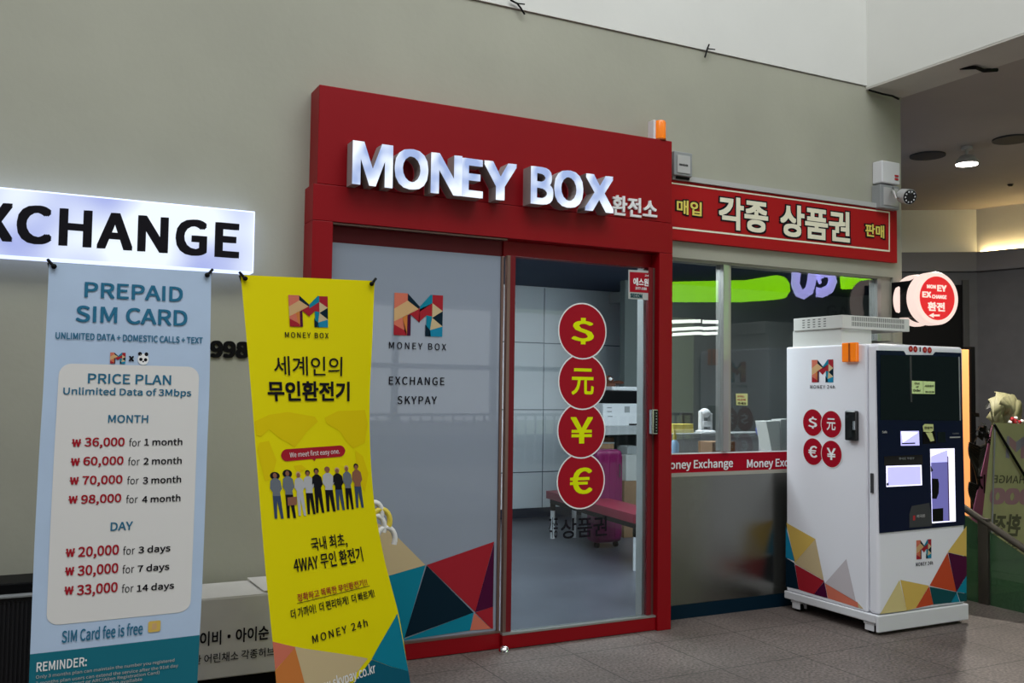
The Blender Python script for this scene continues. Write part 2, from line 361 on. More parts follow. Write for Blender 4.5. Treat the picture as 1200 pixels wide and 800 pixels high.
def mlogo(mb, surf, xl, xr, yt, yb, off=.004, cuts=0):
    a0 = surf.inv(xl, (yt+yb)/2)[0]; a1 = surf.inv(xr, (yt+yb)/2)[0]; b1 = surf.inv((xl+xr)/2, yt)[1]; b0 = surf.inv((xl+xr)/2, yb)[1]
    q = lambda x, y: (a0+(a1-a0)*x, b1+(b0-b1)*y)
    P = [('salmon', [(0, 0), (.27, 0), (.27, .17), (0, .38)]), ('navy', [(.27, 0), (.52, .3), (.5, .36), (.27, .17)]), ('teal', [(.52, .3), (.74, 0), (.78, 0), (.78, .2), (.52, .42)]),
         ('red_print', [(.78, 0), (1, 0), (1, .38), (.78, .2)]), ('tan', [(0, .38), (.27, .17), (.5, .36), (0, .68)]), ('red_print', [(.27, .52), (.5, .36), (.52, .3), (.52, .68), (.34, .5)]),
         ('red_print', [(.52, .36), (.78, .2), (.78, .52), (.66, .5), (.5, .68)]), ('beige', [(.78, .2), (1, .38), (.78, .55)]), ('navy', [(1, .38), (1, .75), (.78, .55)]),
         ('salmon', [(0, .68), (.17, .58), (.25, .9), (0, .75)]), ('orange_print', [(.17, .58), (.27, .5), (.27, 1), (.22, .9)]), ('red_print', [(0, .75), (.25, .9), (.27, 1), (0, 1)]),
         ('purple', [(.27, .52), (.34, .5), (.34, 1), (.27, 1)]), ('beige', [(.78, .55), (1, .75), (.74, .85)]), ('teal', [(.66, .5), (.78, .52), (.74, .85), (.66, .78)]),
         ('blue_print', [(1, .75), (1, 1), (.72, 1), (.74, .85)]), ('navy', [(.64, .72), (.74, .85), (.76, 1), (.64, 1)])]
    for m_, pts in P: mb.poly(surf, [q(*p) for p in pts], m_, off, False, cuts)
    return mb

# ================================================================== THE SETTING
YW = 5.20; YP = 5.03
tag(MB().box((-9, -12, -.3), (5.9, 5.3, 0), 'granite_floor').box((5.9, 4.86, -.3), (16, 12, 0), 'granite_floor').box((5.9, 2.6, -.3), (6.36, 4.86, 0), 'granite_floor').build('floor'), kind='structure')
tag(MB().prism([(1.2, 5.31, -.1), (6.05, 5.31, -.1), (9.4, 8.1, -.1), (9.4, 10.2, -.1), (1.2, 10.2, -.1)], (0, 0, .112), 'vinyl_floor').build('floor_shop'), kind='structure')
tag(MB().box((6.36, -6, -2.2), (16, 4.86, -2.0), 'granite_floor').build('floor_stairwell'), kind='structure')
wb = MB()
for a, b in (((-9, YW, 0), (1.42, 5.42, 3.94)), ((1.42, YW, 2.62), (6.14, 5.42, 3.94)), ((3.70, YW, 0), (3.86, 5.27, 2.62)), ((3.86, YW, 2.46), (6.14, 5.42, 2.62)),
             ((6.04, YW, 0), (6.14, 5.42, 2.46)), ((3.86, 5.25, 0), (6.04, 5.42, .96))): wb.box(a, b, 'wall_paint')
tag(wb.build('wall_front'), kind='structure')
tag(MB().box((-9, YW-.012, 3.945), (5.75, 5.42, 9), 'white_paint').build('wall_upper'), kind='structure')
tag(MB().box((5.75, -2.5, 3.93), (6.16, 5.42, 9), 'white_paint').build('wall_side'), kind='structure')
tag(MB().box((5.752, -2.5, 3.915), (6.158, YW-.002, 3.929), 'soffit_paint').build('trim_1'), kind='structure')
tag(MB().box((6.16, -2.5, 3.96), (16, 13, 4.1), 'ceiling_paint').build('ceiling'), kind='structure')
# recess beyond the corner: pale band, dark ledge, dark walls
c0 = Vector((6.2, 11.4, 0)); c1 = Vector((10.94, 8.08, 0)); c2 = Vector((12.9, .8, 0))
def wallseg(mb, a, b, z0, z1, t, m, inset=0):
    d = (b-a).normalized(); n_ = Vector((-d.y, d.x, 0))
    if n_.dot(Vector((1, 1, 0))) < 0: n_ = -n_
    a_ = a - n_*inset; b_ = b - n_*inset
    P = [a_, b_, b_+n_*t, a_+n_*t]
    mb.prism([Vector((p.x, p.y, z0)) for p in P], (0, 0, z1-z0), m)
zc = G(1141, 296, 0)  # height of the ledge found on the corner
d_ = ray(1141.7, 296); k_ = c1.y/d_.y; ZB = HC + d_.z*k_
mbk = MB(); wallseg(mbk, c0, c1, ZB, 3.96, .2, 'white_paint'); wallseg(mbk, c1, c2, ZB, 3.96, .2, 'white_paint'); tag(mbk.build('wall_recess_top'), kind='structure')
mbk = MB(); wallseg(mbk, c0, c1, -2, ZB-.25, .25, 'dark_grey_wall', .02); wallseg(mbk, c1, c2, -2, ZB-.25, .25, 'dark_grey_wall', .02); tag(mbk.build('wall_recess'), kind='structure')
mbk = MB(); wallseg(mbk, c0, c1, ZB-.25, ZB, .3, 'ledge_grey', .10); wallseg(mbk, c1, c2, ZB-.25, ZB, .3, 'ledge_grey', .10); tag(mbk.build('trim_2'), kind='structure')
# warm cove lamp lying on the ledge beyond the corner
mbk = MB(); e1 = c1.lerp(c2, .01); wallseg(mbk, e1, c2, ZB+.001, ZB+.012, .05, 'cove', .07)
tag(mbk.build('cove_light'), 'warm strip light lying on the grey ledge of the far wall', 'light')
# black doorway in the recess
dd = (c1-c0).normalized(); nn = Vector((dd.y, -dd.x, 0)); 
if nn.y > 0: nn = -nn
o1 = c1 - dd*.12; o2 = c1 - dd*2.4; dz = ZB-.42
mbk = MB(); P = [o2+nn*.03, o1+nn*.03, o1+nn*.0, o2+nn*.0]; mbk.prism([Vector((p.x, p.y, 0)) for p in P], (0, 0, dz), 'black')
d3 = tag(mbk.build('door_3'), kind='structure')
mbk = MB(); P = [o2+nn*.07, o2-dd*-.09+nn*.07, o2+dd*.09+nn*.03, o2+nn*.03]
for q0 in (o2, o1-dd*.08): mbk.prism([Vector((p.x, p.y, 0)) for p in (q0+nn*.07, q0+dd*.08+nn*.07, q0+dd*.08+nn*.031, q0+nn*.031)], (0, 0, dz+.06), 'dark_grey')
mbk.build('door_frame', d3, bevel=.004)
# shop interior
IW = MB().box((2.0, 9.96, 0), (9.5, 10.1, 2.8), 'int_white')
for z in (1.294, 2.098, .55): IW.box((2.0, 9.955, z-.006), (9.5, 9.962, z+.006), 'int_joint')
for x in (4.3, 5.55): IW.box((x-.004, 9.956, 0.11), (x+.004, 9.961, 2.77), 'int_joint')
tag(IW.build('wall_back'), kind='structure')
tag(MB().box((2.0, 9.93, .012), (9.5, 9.955, .125), 'int_navy').build('baseboard_back'), kind='structure')
tag(MB().box((1.2, 5.44, .012), (1.3, 9.95, 2.78), 'int_white').build('wall_left'), kind='structure')
tag(MB().prism([(1.2, 5.43, 2.78), (6.12, 5.43, 2.78), (9.4, 8.1, 2.78), (9.4, 10.1, 2.78), (1.2, 10.1, 2.78)], (0, 0, .08), 'int_ceiling').build('ceiling_shop'), kind='structure')
tag(MB().box((5.94, 8.8, .012), (9.4, 8.9, 2.78), 'int_dark').build('wall_partition'), kind='structure')
tag(MB().prism([(6.10, 5.43, .012), (6.13, 5.43, .012), (9.43, 8.1, .012), (9.43, 10, .012), (9.38, 10, .012), (9.38, 8.12, .012)], (0, 0, 2.768), 'int_dark').build('wall_right'), kind='structure')
# window of the service counter
win = MB().box((3.86, 5.222, 2.444), (6.04, 5.29, 2.46), 'frame_beige').box((3.86, 5.222, .96), (6.04, 5.29, .985), 'frame_beige').box((5.89, 5.222, .985), (6.04, 5.29, 2.444), 'frame_beige').box((3.86, 5.222, .985), (3.90, 5.29, 2.444), 'frame_beige')
wf = tag(win.build('window_1'), kind='structure')
MB().box((4.355, 5.215, 1.125), (4.405, 5.30, 2.444), 'aluminium').box((4.405, 5.235, 1.125), (4.44, 5.30, 2.444), 'frame_beige').build('mullion', wf, bevel=.003)
MB().box((5.885, 5.217, .985), (5.925, 5.30, 2.444), 'aluminium').build('mullion', wf, bevel=.003)
MB().box((3.90, 5.245, .985), (4.36, 5.251, 2.444), 'window_glass').build('glass_pane', wf)
MB().box((4.44, 5.245, .985), (5.89, 5.251, 2.444), 'window_glass').build('glass_pane', wf)
pl = PlaneY(5.237)
st = MB().box((3.86, 5.238, .975), (5.89, 5.242, 1.112), 'strip_red').box((3.86, 5.236, .966), (5.89, 5.2405, .976), 'white_print').box((3.86, 5.236, 1.112), (5.89, 5.2405, 1.120), 'white_print')
st.text(pl, 'Money Exchange', 776.5, 858.5, 538, 551.5, 'white_print', .003, .02)
st.text(pl, 'Money Exchange', 875, 951, 536.5, 549.5, 'white_print', .003, .02)
st.build('lettered_strip', wf)
# steel cladding with dark kick board below the window
tag(MB().box((3.86, 5.225, .095), (6.0, 5.249, .965), 'brushed_steel').build('trim_3'), kind='structure')
tag(MB().box((3.86, 5.222, 0), (6.0, 5.249, .093), 'navy').build('baseboard_front'), kind='structure')
tag(MB().box((3.86, 5.15, 2.985), (6.02, YW-.001, 3.02), 'light_grey').build('trim_4'), kind='structure')

# ================================================================== ENTRANCE SURROUND AND DOORS
pr_ = empty('entrance_surround', (2.55, YP, 0), 'tall red panelled surround framing the glass sliding shop doors', 'door surround')
MB().box((1.372, YP, 2.655), (3.762, YW+.2, 3.205), 'red_panel').build('sign_fascia', pr_, bevel=.004)
MB().box((1.35, YP-.004, 2.452), (3.768, YW+.2, 2.653), 'red_panel').build('header_panel', pr_, bevel=.003)
MB().box((1.35, YP-.004, 0), (1.465, YW+.2, 2.451), 'red_panel').build('jamb', pr_, bevel=.003)
MB().box((3.662, YP-.004, 0), (3.768, YW-.03, 2.451), 'red_panel').build('jamb', pr_, bevel=.003)
MB().box((1.466, YP+.10, 2.35), (2.56, YP+.13, 2.451), 'dark_red').box((2.56, YP+.085, 2.355), (3.661, YP+.13, 2.451), 'red_panel').build('door_track_cover', pr_, bevel=.003)
MB().box((1.466, YP+.012, 2.441), (2.55, YP+.05, 2.4505), 'brown_metal').build('track_rail', pr_)
DY = 5.10
d1 = empty('door_1', (2.02, DY, 0), kind='structure')
pd = PlaneY(DY)
MB().box((1.466, DY-.025, .003), (2.553, DY+.02, .095), 'red_panel').build('bottom_rail', d1, bevel=.003)
MB().box((1.466, DY-.027, .095), (2.556, DY+.02, .105), 'brown_metal').build('rail_cap', d1)
MB().box((2.535, DY-.012, .105), (2.552, DY+.015, 2.349), 'brown_metal').build('stile', d1, bevel=.002)
MB().box((1.466, DY, .105), (2.535, DY+.01, 2.349), 'frosted_glass').build('glass_pane', d1)
g = MB()
mlogo(g, pd, 461.5, 518.5, 344.5, 393.5)
g.text(pd, 'MONEY BOX', 455.5, 522.5, 401.5, 409.5, 'ink', font='inter', bold=.008, track=1.15)
g.text(pd, 'EXCHANGE', 455.5, 520.5, 441.5, 451, 'ink', font='inter', bold=.012, track=1.1)
g.text(pd, 'SKYPAY', 465.5, 511.5, 464, 473.5, 'ink', font='inter', bold=.012, track=1.1)
def c2(x, y): return (420+x/3.635, 560+y/3.635)
for m_, pts in (('beige', [(285, 370), (130, 215), (-60, 130), (-60, 470), (130, 415)]), ('teal', [(130, 415), (285, 370), (195, 684), (60, 700), (-60, 470)]), ('navy', [(290, 372), (490, 572), (195, 680)]),
                ('teal', [(195, 685), (490, 572), (475, 648), (195, 690)]), ('red_print', [(290, 370), (578, 270), (497, 570)]), ('purple', [(578, 275), (573, 547), (497, 570)]),
                ('red_print', [(497, 572), (573, 547), (573, 642), (565, 640)]), ('salmon', [(494, 575), (565, 641), (475, 648)])):
    g.poly(pd, [c2(*p) for p in pts], m_, .0025)
g.build('printed_film', d1)
DY2 = 5.075
d2 = empty('door_2', (3.1, DY2, 0), kind='structure'); pd2 = PlaneY(DY2)
MB().box((2.553, DY2-.03, .003), (3.661, DY2+.02, .085), 'red_panel').build('bottom_rail', d2, bevel=.003)
MB().box((2.553, DY2-.032, .085), (3.661, DY2+.02, .096), 'aluminium').build('rail_cap', d2)
MB().box((2.562, DY2-.01, .096), (2.585, DY2+.02, 2.354), 'brown_metal').box((2.585, DY2-.006, .096), (2.622, DY2+.02, 2.354), 'dark_red').build('stile', d2, bevel=.002)
MB().box((3.605, DY2-.008, .096), (3.640, DY2+.02, 2.354), 'dark_red').build('stile', d2, bevel=.002)
MB().box((3.645, DY2+.0, .096), (3.661, DY2+.02, 2.354), 'brown_metal').build('edge_seal', d2)
MB().box((3.640, 5.172, .013), (3.699, 5.245, 2.45), 'light_grey').build('inner_reveal', d2, bevel=.003)
MB().box((2.622, DY2, .096), (3.604, DY2+.01, 2.354), 'clear_glass').build('glass_pane', d2)
g = MB()
for i, (cx, cy, ch) in enumerate(((682.4, 387.9, '$'), (682.4, 447, '元'), (681.3, 504, '¥'), (680.8, 563.2, '€'))):
    o_ = .0015+.0008*(3-i)
    g.disc(pd2, cx, cy, 33.2, 'white_print', o_); g.disc(pd2, cx, cy, 31.6, 'circle_red', o_+.0004)
    g.text(pd2, ch, cx-13, cx+13, cy-15.5, cy+15.5, 'lime_yellow', o_+.0010, .016)
g.text(pd2, '상품권', 657, 711, 606, 629.5, 'ink', .003, .012)
g.text(pd2, '각종', 643, 653.5, 606, 630, 'ink', .003, .008)
g.build('printed_film', d2)
g = MB(); g.poly(pd2, [(736, 316), (764.5, 317.5), (764.5, 352), (736, 350)], 'light_grey', .004); g.poly(pd2, [(737.5, 318.5), (763, 320), (763, 343.5), (737.5, 342)], 'circle_red', .005)
g.text(pd2, '에스원', 741.5, 759.5, 326, 335, 'white_print', .006, .03); g.text(pd2, '1577-1588', 744, 757, 336.5, 339.5, 'white_print', .006, .02); g.text(pd2, 'SECOM', 738, 752, 344, 349, 'dark_teal', .006, .05); g.text(pd2, '24h', 755, 762, 322, 324, 'white_print', .006, .02)
g.build('security_sticker', d2)
k = MB().box((3.612, DY2-.045, 1.262), (3.66, DY2-.006, 1.425), 'chrome').build('keypad_lock', d2, bevel=.004)
kk = MB().box((3.63, DY2-.05, 1.27), (3.656, DY2-.044, 1.418), 'black_gloss')
for i in range(7): kk.box((3.640, DY2-.0515, 1.283+i*.019), (3.646, DY2-.0495, 1.288+i*.019), 'light_grey')
kk.build('key_plate', k)
# door stopper
s_ = MB(); s_.lathe((2.535, 4.985, 0), [(.034, 0), (.034, .012), (.031, .026), (.022, .038), (.010, .043), (.0, .044)], 'chrome')
tag(s_.build('door_stopper', smooth=True), 'small chrome dome door stopper on the paving before the red sill', 'door stopper')
# channel letters
sg = empty('channel_letter_sign', (2.4, YP, 2.85), 'white glowing raised MONEY BOX letters on the red fascia', 'shop sign')
LY = YP-.101; pf = PlaneY(LY)
def letter(ch, xl, xr, yt, yb):
    mb = MB()
    if ch == 'M':
        ym = (yt+yb)/2; xm = (xl+xr)/2; a0 = pf.inv(xl, ym)[0]; a1 = pf.inv(xr, ym)[0]; b1 = pf.inv(xm, yt)[1]; b0 = pf.inv(xm, yb)[1]
        P = [pf.at(a0+(a1-a0)*x, b0+(b1-b0)*y) for x, y in ((0, 0), (.20, 0), (.20, .60), (.42, .0), (.58, .0), (.80, .60), (.80, 0), (1, 0), (1, 1), (.72, 1), (.5, .40), (.28, 1), (0, 1))]
        mb.poly(pf, [(p.x, p.z) for p in P], 'letter_lit', .0005, False); mb.prism(P, (0, .098, 0), 'letter_side')
    else: mb.text(pf, ch, xl, xr, yt, yb, 'letter_lit', -.098, .03, 'inter', ext=.098, side='letter_side')
    mb.build('letter', sg)
for a in (('M', 413, 460.5, 167.3, 218), ('O', 462.5, 502, 174.5, 222.2), ('N', 505, 541.5, 180.5, 228), ('E', 541.5, 566, 186, 231.3), ('Y', 567, 605.5, 190, 234.5),
          ('B', 622, 648.5, 195.8, 239.8), ('O', 649.5, 683.5, 199.5, 243.5), ('X', 685.5, 719.4, 205, 248.2)): letter(*a)
MB().text(PlaneY(YP), '환전소', 716.5, 769, 231.5, 254.5, 'white_print', 0, .018, ext=.012).build('small_lettering', sg)
# ================================================================== WALL FITTINGS
# left light box
pb = PlaneY(5.10); tl = pb.inv(0, 218); br_ = pb.inv(298.7, 320)
X1 = pb.inv(298.2, 283)[0]; Z1 = pb.inv(298, 247.5)[1]; Z0 = pb.inv(298, 320)[1]
lb = empty('light_box_sign', (X1-1.2, 5.1, Z0), 'long white backlit EXCHANGE light box high on the wall', 'light box sign')
MB().box((X1-2.6, 5.102, Z0), (X1, YW-.001, Z1), 'box_side').build('casing', lb, bevel=.004)
MB().box((X1-2.59, 5.098, Z0+.008), (X1-.008, 5.102, Z1-.008), 'box_face').build('lit_face', lb)
tx = MB(); tx.text(PlaneY(5.098), 'EXCHANGE', -68, 280.5, 246.5, 291, 'ink', -.001, .032, 'inter', ext=.012, track=1.04)
tx.build('lettering', lb)
# phone number on the wall
pw = PlaneY(YW); tx = MB(); tx.text(pw, '998', 246, 291, 399.5, 419.5, 'black', -.001, .045, 'inter', ext=.012)
tag(tx.build('wall_number', ), 'black raised digits 998 on the wall between the banners', 'number sign')
# amber beacon on the red surround
def beacon(name, c, label):
    e = empty(name, c, label, 'warning light')
    MB().box((c[0]-.046, c[1]-.005, c[2]), (c[0]-.026, c[1]+.06, c[2]+.135), 'white_plastic').build('mount', e, bevel=.004)
    MB().lathe((c[0]+.012, c[1], c[2]+.004), [(.036, 0), (.037, .01), (.037, .115), (.032, .128), (.018, .132)], 'amber').build('lens', e, smooth=True)
    MB().lathe((c[0]+.012, c[1], c[2]), [(.040, 0), (.040, .01)], 'amber_dark').build('collar', e)
beacon('amber_beacon', (3.675, 5.06, 3.205), 'small amber warning light standing on top of the red surround')
def pbox(mb, surfY, d, x0, x1, y0, y1, m):
    a0, a1 = PY(x0, (y0+y1)/2, surfY).x, PY(x1, (y0+y1)/2, surfY).x; b1, b0 = PY((x0+x1)/2, y0, surfY).z, PY((x0+x1)/2, y1, surfY).z
    return mb.box((a0, surfY, b0), (a1, surfY+d, b1), m)
e = empty('junction_box', (3.86, 5.15, 3.03), 'grey plastic junction box beside the red surround above the gift certificate sign', 'junction box')
pbox(MB(), 5.12, .079, 790, 811.5, 178, 206, 'grey_plastic').build('casing', e, bevel=.006)
pbox(MB(), 5.114, .006, 794, 809, 182, 203, 'light_grey').build('lid', e, bevel=.004)
pbox(MB(), 5.14, .05, 793, 808, 206, 210, 'black').build('conduit', e)
MB().text(PlaneY(5.113), 'HWASHIN', 796, 806, 192, 194.5, 'ink', .001, .02).build('lettering', e)
# printed sign for gift certificates
sgn = empty('fascia_sign', (5, 5.17, 2.57), 'long red Korean gift certificate sign above the service window', 'sign')
MB().box((3.80, 5.165, 2.572), (6.05, YW-.001, 2.985), 'sign_red').build('board', sgn, bevel=.003)
ps = PlaneY(5.164); g = MB()
def c6(x, y): return (760+x/3.75, 130+y/3.75)
g.poly(ps, [c6(90, 312), c6(1060, 443), c6(1060, 449), c6(90, 318)], 'cream', .001); g.poly(ps, [c6(90, 507), c6(1060, 612), c6(1060, 619), c6(90, 515)], 'cream', .001)
g.poly(ps, [c6(1055, 446), c6(1060, 446), c6(1060, 617), c6(1055, 616)], 'cream', .0012)
for body, x0, x1, y0, y1, mm, b in (('각종', 304, 527, 381, 531, 'cream', .030), ('상품권', 574, 886, 422, 568, 'cream', .030), ('매입', 119, 235, 392, 461, 'sign_yellow', .022), ('판매', 948, 1037, 496, 559, 'sign_yellow', .022)):
    X0, Y0 = c6(x0, y0); X1_, Y1 = c6(x1, y1); e_ = 1.6
    g.text(ps, body, X0-.8, X1_+.8, Y0-.8, Y1+.8, 'ink', .002, b+.038); g.text(ps, body, X0+.9, X1_-.9, Y0+.9, Y1-.9, mm, .004, b)
g.build('lettering', sgn)
# alarm box, camera mount, dome camera at the wall corner
e = empty('siren_box', (6.05, 5.1, 3.32), 'white alarm box with two red lights above the camera mount', 'alarm box')
pbox(MB(), 5.10, .099, 1034, 1055, 189, 215, 'white_plastic').build('casing', e, bevel=.01)
q = MB(); pbox(q, 5.095, .006, 1049, 1053, 205, 207.2, 'dot_red'); pbox(q, 5.095, .006, 1049, 1053, 208.8, 211, 'dot_red'); q.build('indicator', e)
e = empty('camera_mount_box', (6.05, 5.1, 3.1), 'grey square junction box below the white alarm box', 'junction box')
pbox(MB(), 5.11, .089, 1032, 1054, 217, 244.5, 'grey_plastic').build('casing', e, bevel=.006)
pbox(MB(), 5.105, .006, 1036, 1053, 220, 241, 'light_grey').build('lid', e, bevel=.003)
e = empty('security_camera', (6.2, 5.05, 3.12), 'small bullet security camera with ring of infrared lights at the corner', 'security camera')
cc = PY(1062, 230, 5.0); ax = Vector((-.25, -.9, -.28)).normalized()
MB().tube([PY(1046, 221, 5.10), PY(1046, 224, 5.04), PY(1050, 231, 5.02), cc+Vector((-.01, .03, -.005))], .012, 'chrome').build('bracket', e, smooth=True)
MB().lathe(cc-ax*.06, [(.04, 0), (.054, .01), (.057, .09), (.059, .105)], 'light_grey', axis=ax).build('body', e, smooth=True)
q = MB(); q.lathe(cc+ax*.045, [(.054, 0), (.054, .006), (.026, .008)], 'black_gloss', axis=ax)
a_ = ax.orthogonal().normalized(); b_ = ax.cross(a_)
for i in range(10): t = i*.628; q.lathe(cc+ax*.052+(a_*math.cos(t)+b_*math.sin(t)  )*.040, [(.007, 0), (.004, .003)], 'white_plastic', n=8, axis=ax)
q.build('lens_ring', e)
# cable stubs on the upper wall
for pts, lab in ((((598, 0), (606, 4), (610, 9), (615, 17)), 'loose black cable end on the upper wall near the top edge'), (((831, 52), (829, 57), (827, 64), (826, 67)), 'short black cable stub above the green wall line')):
    tag(MB().tube([PY(x, y, 5.17) for x, y in pts], .006, 'black', 8).tube([PY(pts[1][0], pts[1][1], 5.165), PY(pts[1][0]+9, pts[1][1]+1, 5.15)], .004, 'black', 6).build('cable_end', smooth=True), lab, 'cable')
tag(MB().tube([PY(1018, 105.5, 5.16), PY(1034, 110, 5.12), PY(1046, 112.5, 5.10), PY(1053, 116, 5.12)], .008, 'black', 8).build('cable', smooth=True), 'black cable running under the soffit at the wall corner', 'cable')
p_ = G(1145, 76, 3.914)
q = MB(); q.tube([p_+Vector((-.02, .12, .01)), p_+Vector((-.01, 0, -.02)), p_+Vector((.10, .02, -.02)), p_+Vector((.22, .0, .0))], .014, 'black', 8)
tag(q.build('cable_bundle', smooth=True), 'black cable bundle hanging below the white soffit edge', 'cable')
# ceiling fittings
def vent(px, py, r, lab):
    c = G(px, py, 3.955); m_ = MB(); m_.lathe((c.x, c.y, c.z-.012), [(r-.05, 0), (r, 0), (r, .016), (r-.05, .016)], 'dark_grey')
    e = empty('ceiling_vent', (c.x, c.y, c.z), lab, 'ceiling vent'); m_.build('rim', e); MB().lathe((c.x, c.y, c.z-.008), [(r-.06, 0), (r-.06, .01)], 'black').build('opening', e)
vent(1087, 182, .17, 'round dark ceiling vent left of the spotlight'); vent(1186, 163, .17, 'round dark ceiling vent right of the spotlight')
e = empty('ceiling_spotlight', G(1133, 176, 3.955), 'bright white spotlight hanging from the dark ceiling', 'ceiling light')
c = G(1133, 172, 3.955); MB().lathe((c.x, c.y, c.z-.03), [(.05, 0), (.05, .03)], 'light_grey').build('canopy', e)
h_ = PY(1133, 188, c.y); MB().tube([(c.x, c.y, c.z-.02), (h_.x, h_.y, h_.z+.05)], .015, 'light_grey').build('stem', e)
MB().lathe((h_.x, h_.y, h_.z-.035), [(.105, 0), (.10, .03), (.06, .08), (.03, .09)], 'light_grey').build('shade', e, smooth=True)
MB().lathe((h_.x, h_.y, h_.z-.05), [(.05, 0), (.098, .008), (.098, .016)], 'lamp_white').build('lamp_disc', e, smooth=True)
l = bpy.data.lights.new('spot_glow', 'AREA'); l.energy = 130; l.shape = 'DISK'; l.size = .18; l.color = (1, .93, .82); o = bpy.data.objects.new('spotlight_glow', l); C.objects.link(o); o.location = (h_.x, h_.y, h_.z-.2)
c = G(1184, 216, 3.955); tag(MB().lathe((c.x, c.y, c.z-.02), [(.02, 0), (.035, .02)], 'black').build('ceiling_sensor'), 'tiny black sensor on the ceiling near the far wall', 'sensor')
# round projecting sign
rs = empty('round_projecting_sign', PY(1060, 350, 5.2), 'round red and white lit MONEY EXCHANGE sign projecting from the wall corner', 'sign')
nS = Vector((-.17, -1, 0)).normalized(); cS = PY(1097, 349.5, 4.9)
rS = abs(PY(1093, 318, 4.9).z-cS.z)
class Face:
    asp = 1
    def __init__(s, o, n): s.o = o; s.n = n; s.r = Vector((-n.y, n.x, 0)).normalized()
    def inv(s, x, y): d = ray(x, y); t = (s.o-CAM).dot(s.n)/d.dot(s.n); p = CAM+d*t-s.o; return p.dot(s.r), p.z
    def at(s, a, b, off=0): return s.o+s.r*a+Vector((0, 0, b))+s.n*off
MB().lathe(cS, [(rS*.97, .01), (rS, 0), (rS, -.08), (rS*.97, -.09)][::-1], 'round_white', 48, axis=nS).build('lit_drum', rs, smooth=True)
MB().lathe(cS-nS*.13, [(rS*.86, -.05), (rS*.86, .035)], 'black', 48, axis=nS).build('core', rs)
MB().lathe(cS-nS*.19, [(rS*.97, -.05), (rS, -.04), (rS, -.01), (rS*.97, 0)], 'round_white', 48, axis=nS).build('rear_drum', rs, smooth=True)
fc = Face(cS+nS*.011, nS); q = MB(); q.add([fc.at(rS*.80*math.cos(t*.13090), rS*.82*math.sin(t*.13090), .001) for t in range(48)], [tuple(range(48))], 'round_red')
for body, x0, x1, y0, y1, b in (('MON', 1086, 1096.5, 333.5, 338, .05), ('EY', 1098, 1109, 334, 341.5, .05), ('EX', 1080.5, 1091, 341.5, 348.5, .05), ('CHANGE', 1092, 1109, 345.5, 350, .05), ('환전', 1087, 1107, 354, 364.5, .04)):
    q.text(fc, body, x0, x1, y0, y1, 'round_white', .002, b, 'inter' if body != '환전' else None)
q.poly(fc, [(1088, 369.5), (1094, 366.5), (1094, 368.5), (1101, 368.5), (1101, 370.5), (1094, 370.5), (1094, 372.5)], 'round_white', .003)
q.build('red_face', rs)
bz = cS-nS*.19
MB().box((6.02, 5.02, cS.z-.14), (6.09, YW-.001, cS.z+.14), 'black').build('wall_bracket', rs, bevel=.004)
for z_ in (.06, -.06): MB().tube([(6.06, 5.05, cS.z+z_), (bz.x-.02, bz.y, cS.z+z_)], .014, 'black').build('arm', rs)

# ================================================================== KIOSK
KX0, KX1, KY0, KY1, KZ0, KZ1 = 4.885, 5.725, 4.34, 5.158, .13, 1.872
ks = empty('exchange_kiosk', (5.3, 4.7, 0), 'white currency exchange machine with dark touch screen and coloured triangle graphics', 'kiosk')
kx = PlaneX(KX0); ky = PlaneY(KY0)
MB().box((KX0, KY0+.085, KZ0), (KX1, KY1, KZ1), 'kiosk_white').build('cabinet', ks, bevel=.012, seg=4)
MB().box((KX0+.004, KY0, KZ0), (KX1, KY0+.08, KZ1), 'kiosk_white').build('front_door', ks, bevel=.022, seg=4)
MB().box((KX0-.012, KY0+.012, .075), (KX1+.012, KY1+.01, .128), 'white_plastic').build('plinth', ks, bevel=.006)
MB().box((KX0-.012, KY0-.012, .022), (KX1+.012, KY0+.010, .128), 'white_plastic').build('front_skirt', ks, bevel=.006)
for x, sd in ((KX0+.035, 1), (KX1-.035, -1)):
    for y in (KY0+.075, KY1-.09):
        cst = MB().box((x-.036, y-.045, .058), (x+.036, y+.045, .0745), 'white_plastic').box((x-.034, y-.04, .018), (x-.026, y+.035, .058), 'white_plastic').box((x+.026, y-.04, .018), (x+.034, y+.035, .058), 'white_plastic').build('castor', ks, bevel=.003)
        MB().lathe((x-.022, y, .0265), [(.024, 0), (.026, .006), (.026, .038), (.024, .044)], 'black', 20, axis=(1, 0, 0)).build('wheel', cst, smooth=True)
def c3(x, y): return (900+x/3.808, 540+y/3.808)
g = MB()
for m_, pts in (('gold', [(82, 275), (212, 348), (120, 455)]), ('blue_print', [(80, 290), (121, 448), (80, 430)]), ('navy', [(80, 430), (118, 455), (138, 573), (80, 560)]), ('beige', [(212, 348), (250, 532), (120, 457)]),
                ('red_print', [(120, 460), (252, 535), (205, 595), (138, 573)]), ('purple', [(252, 537), (267, 612), (205, 595)]), ('salmon', [(255, 545), (400, 630), (405, 655), (268, 612)]), ('lilac_print', [(255, 545), (350, 437), (393, 628)]), ('beige', [(400, 630), (427, 660), (405, 655)])):
    g.poly(kx, [c3(*p) for p in pts], m_, .0015)
def c2k(x, y): return (900+x/4, 350+y/4)
g.build('triangle_graphics', ks); g = MB(); mlogo(g, kx, 951.5, 976.8, 421.3, 447.8, .002)
g.text(kx, 'MONEY 24h', 949.5, 978.5, 450.8, 455.2, 'ink', .002, .01, 'inter', track=1.1)
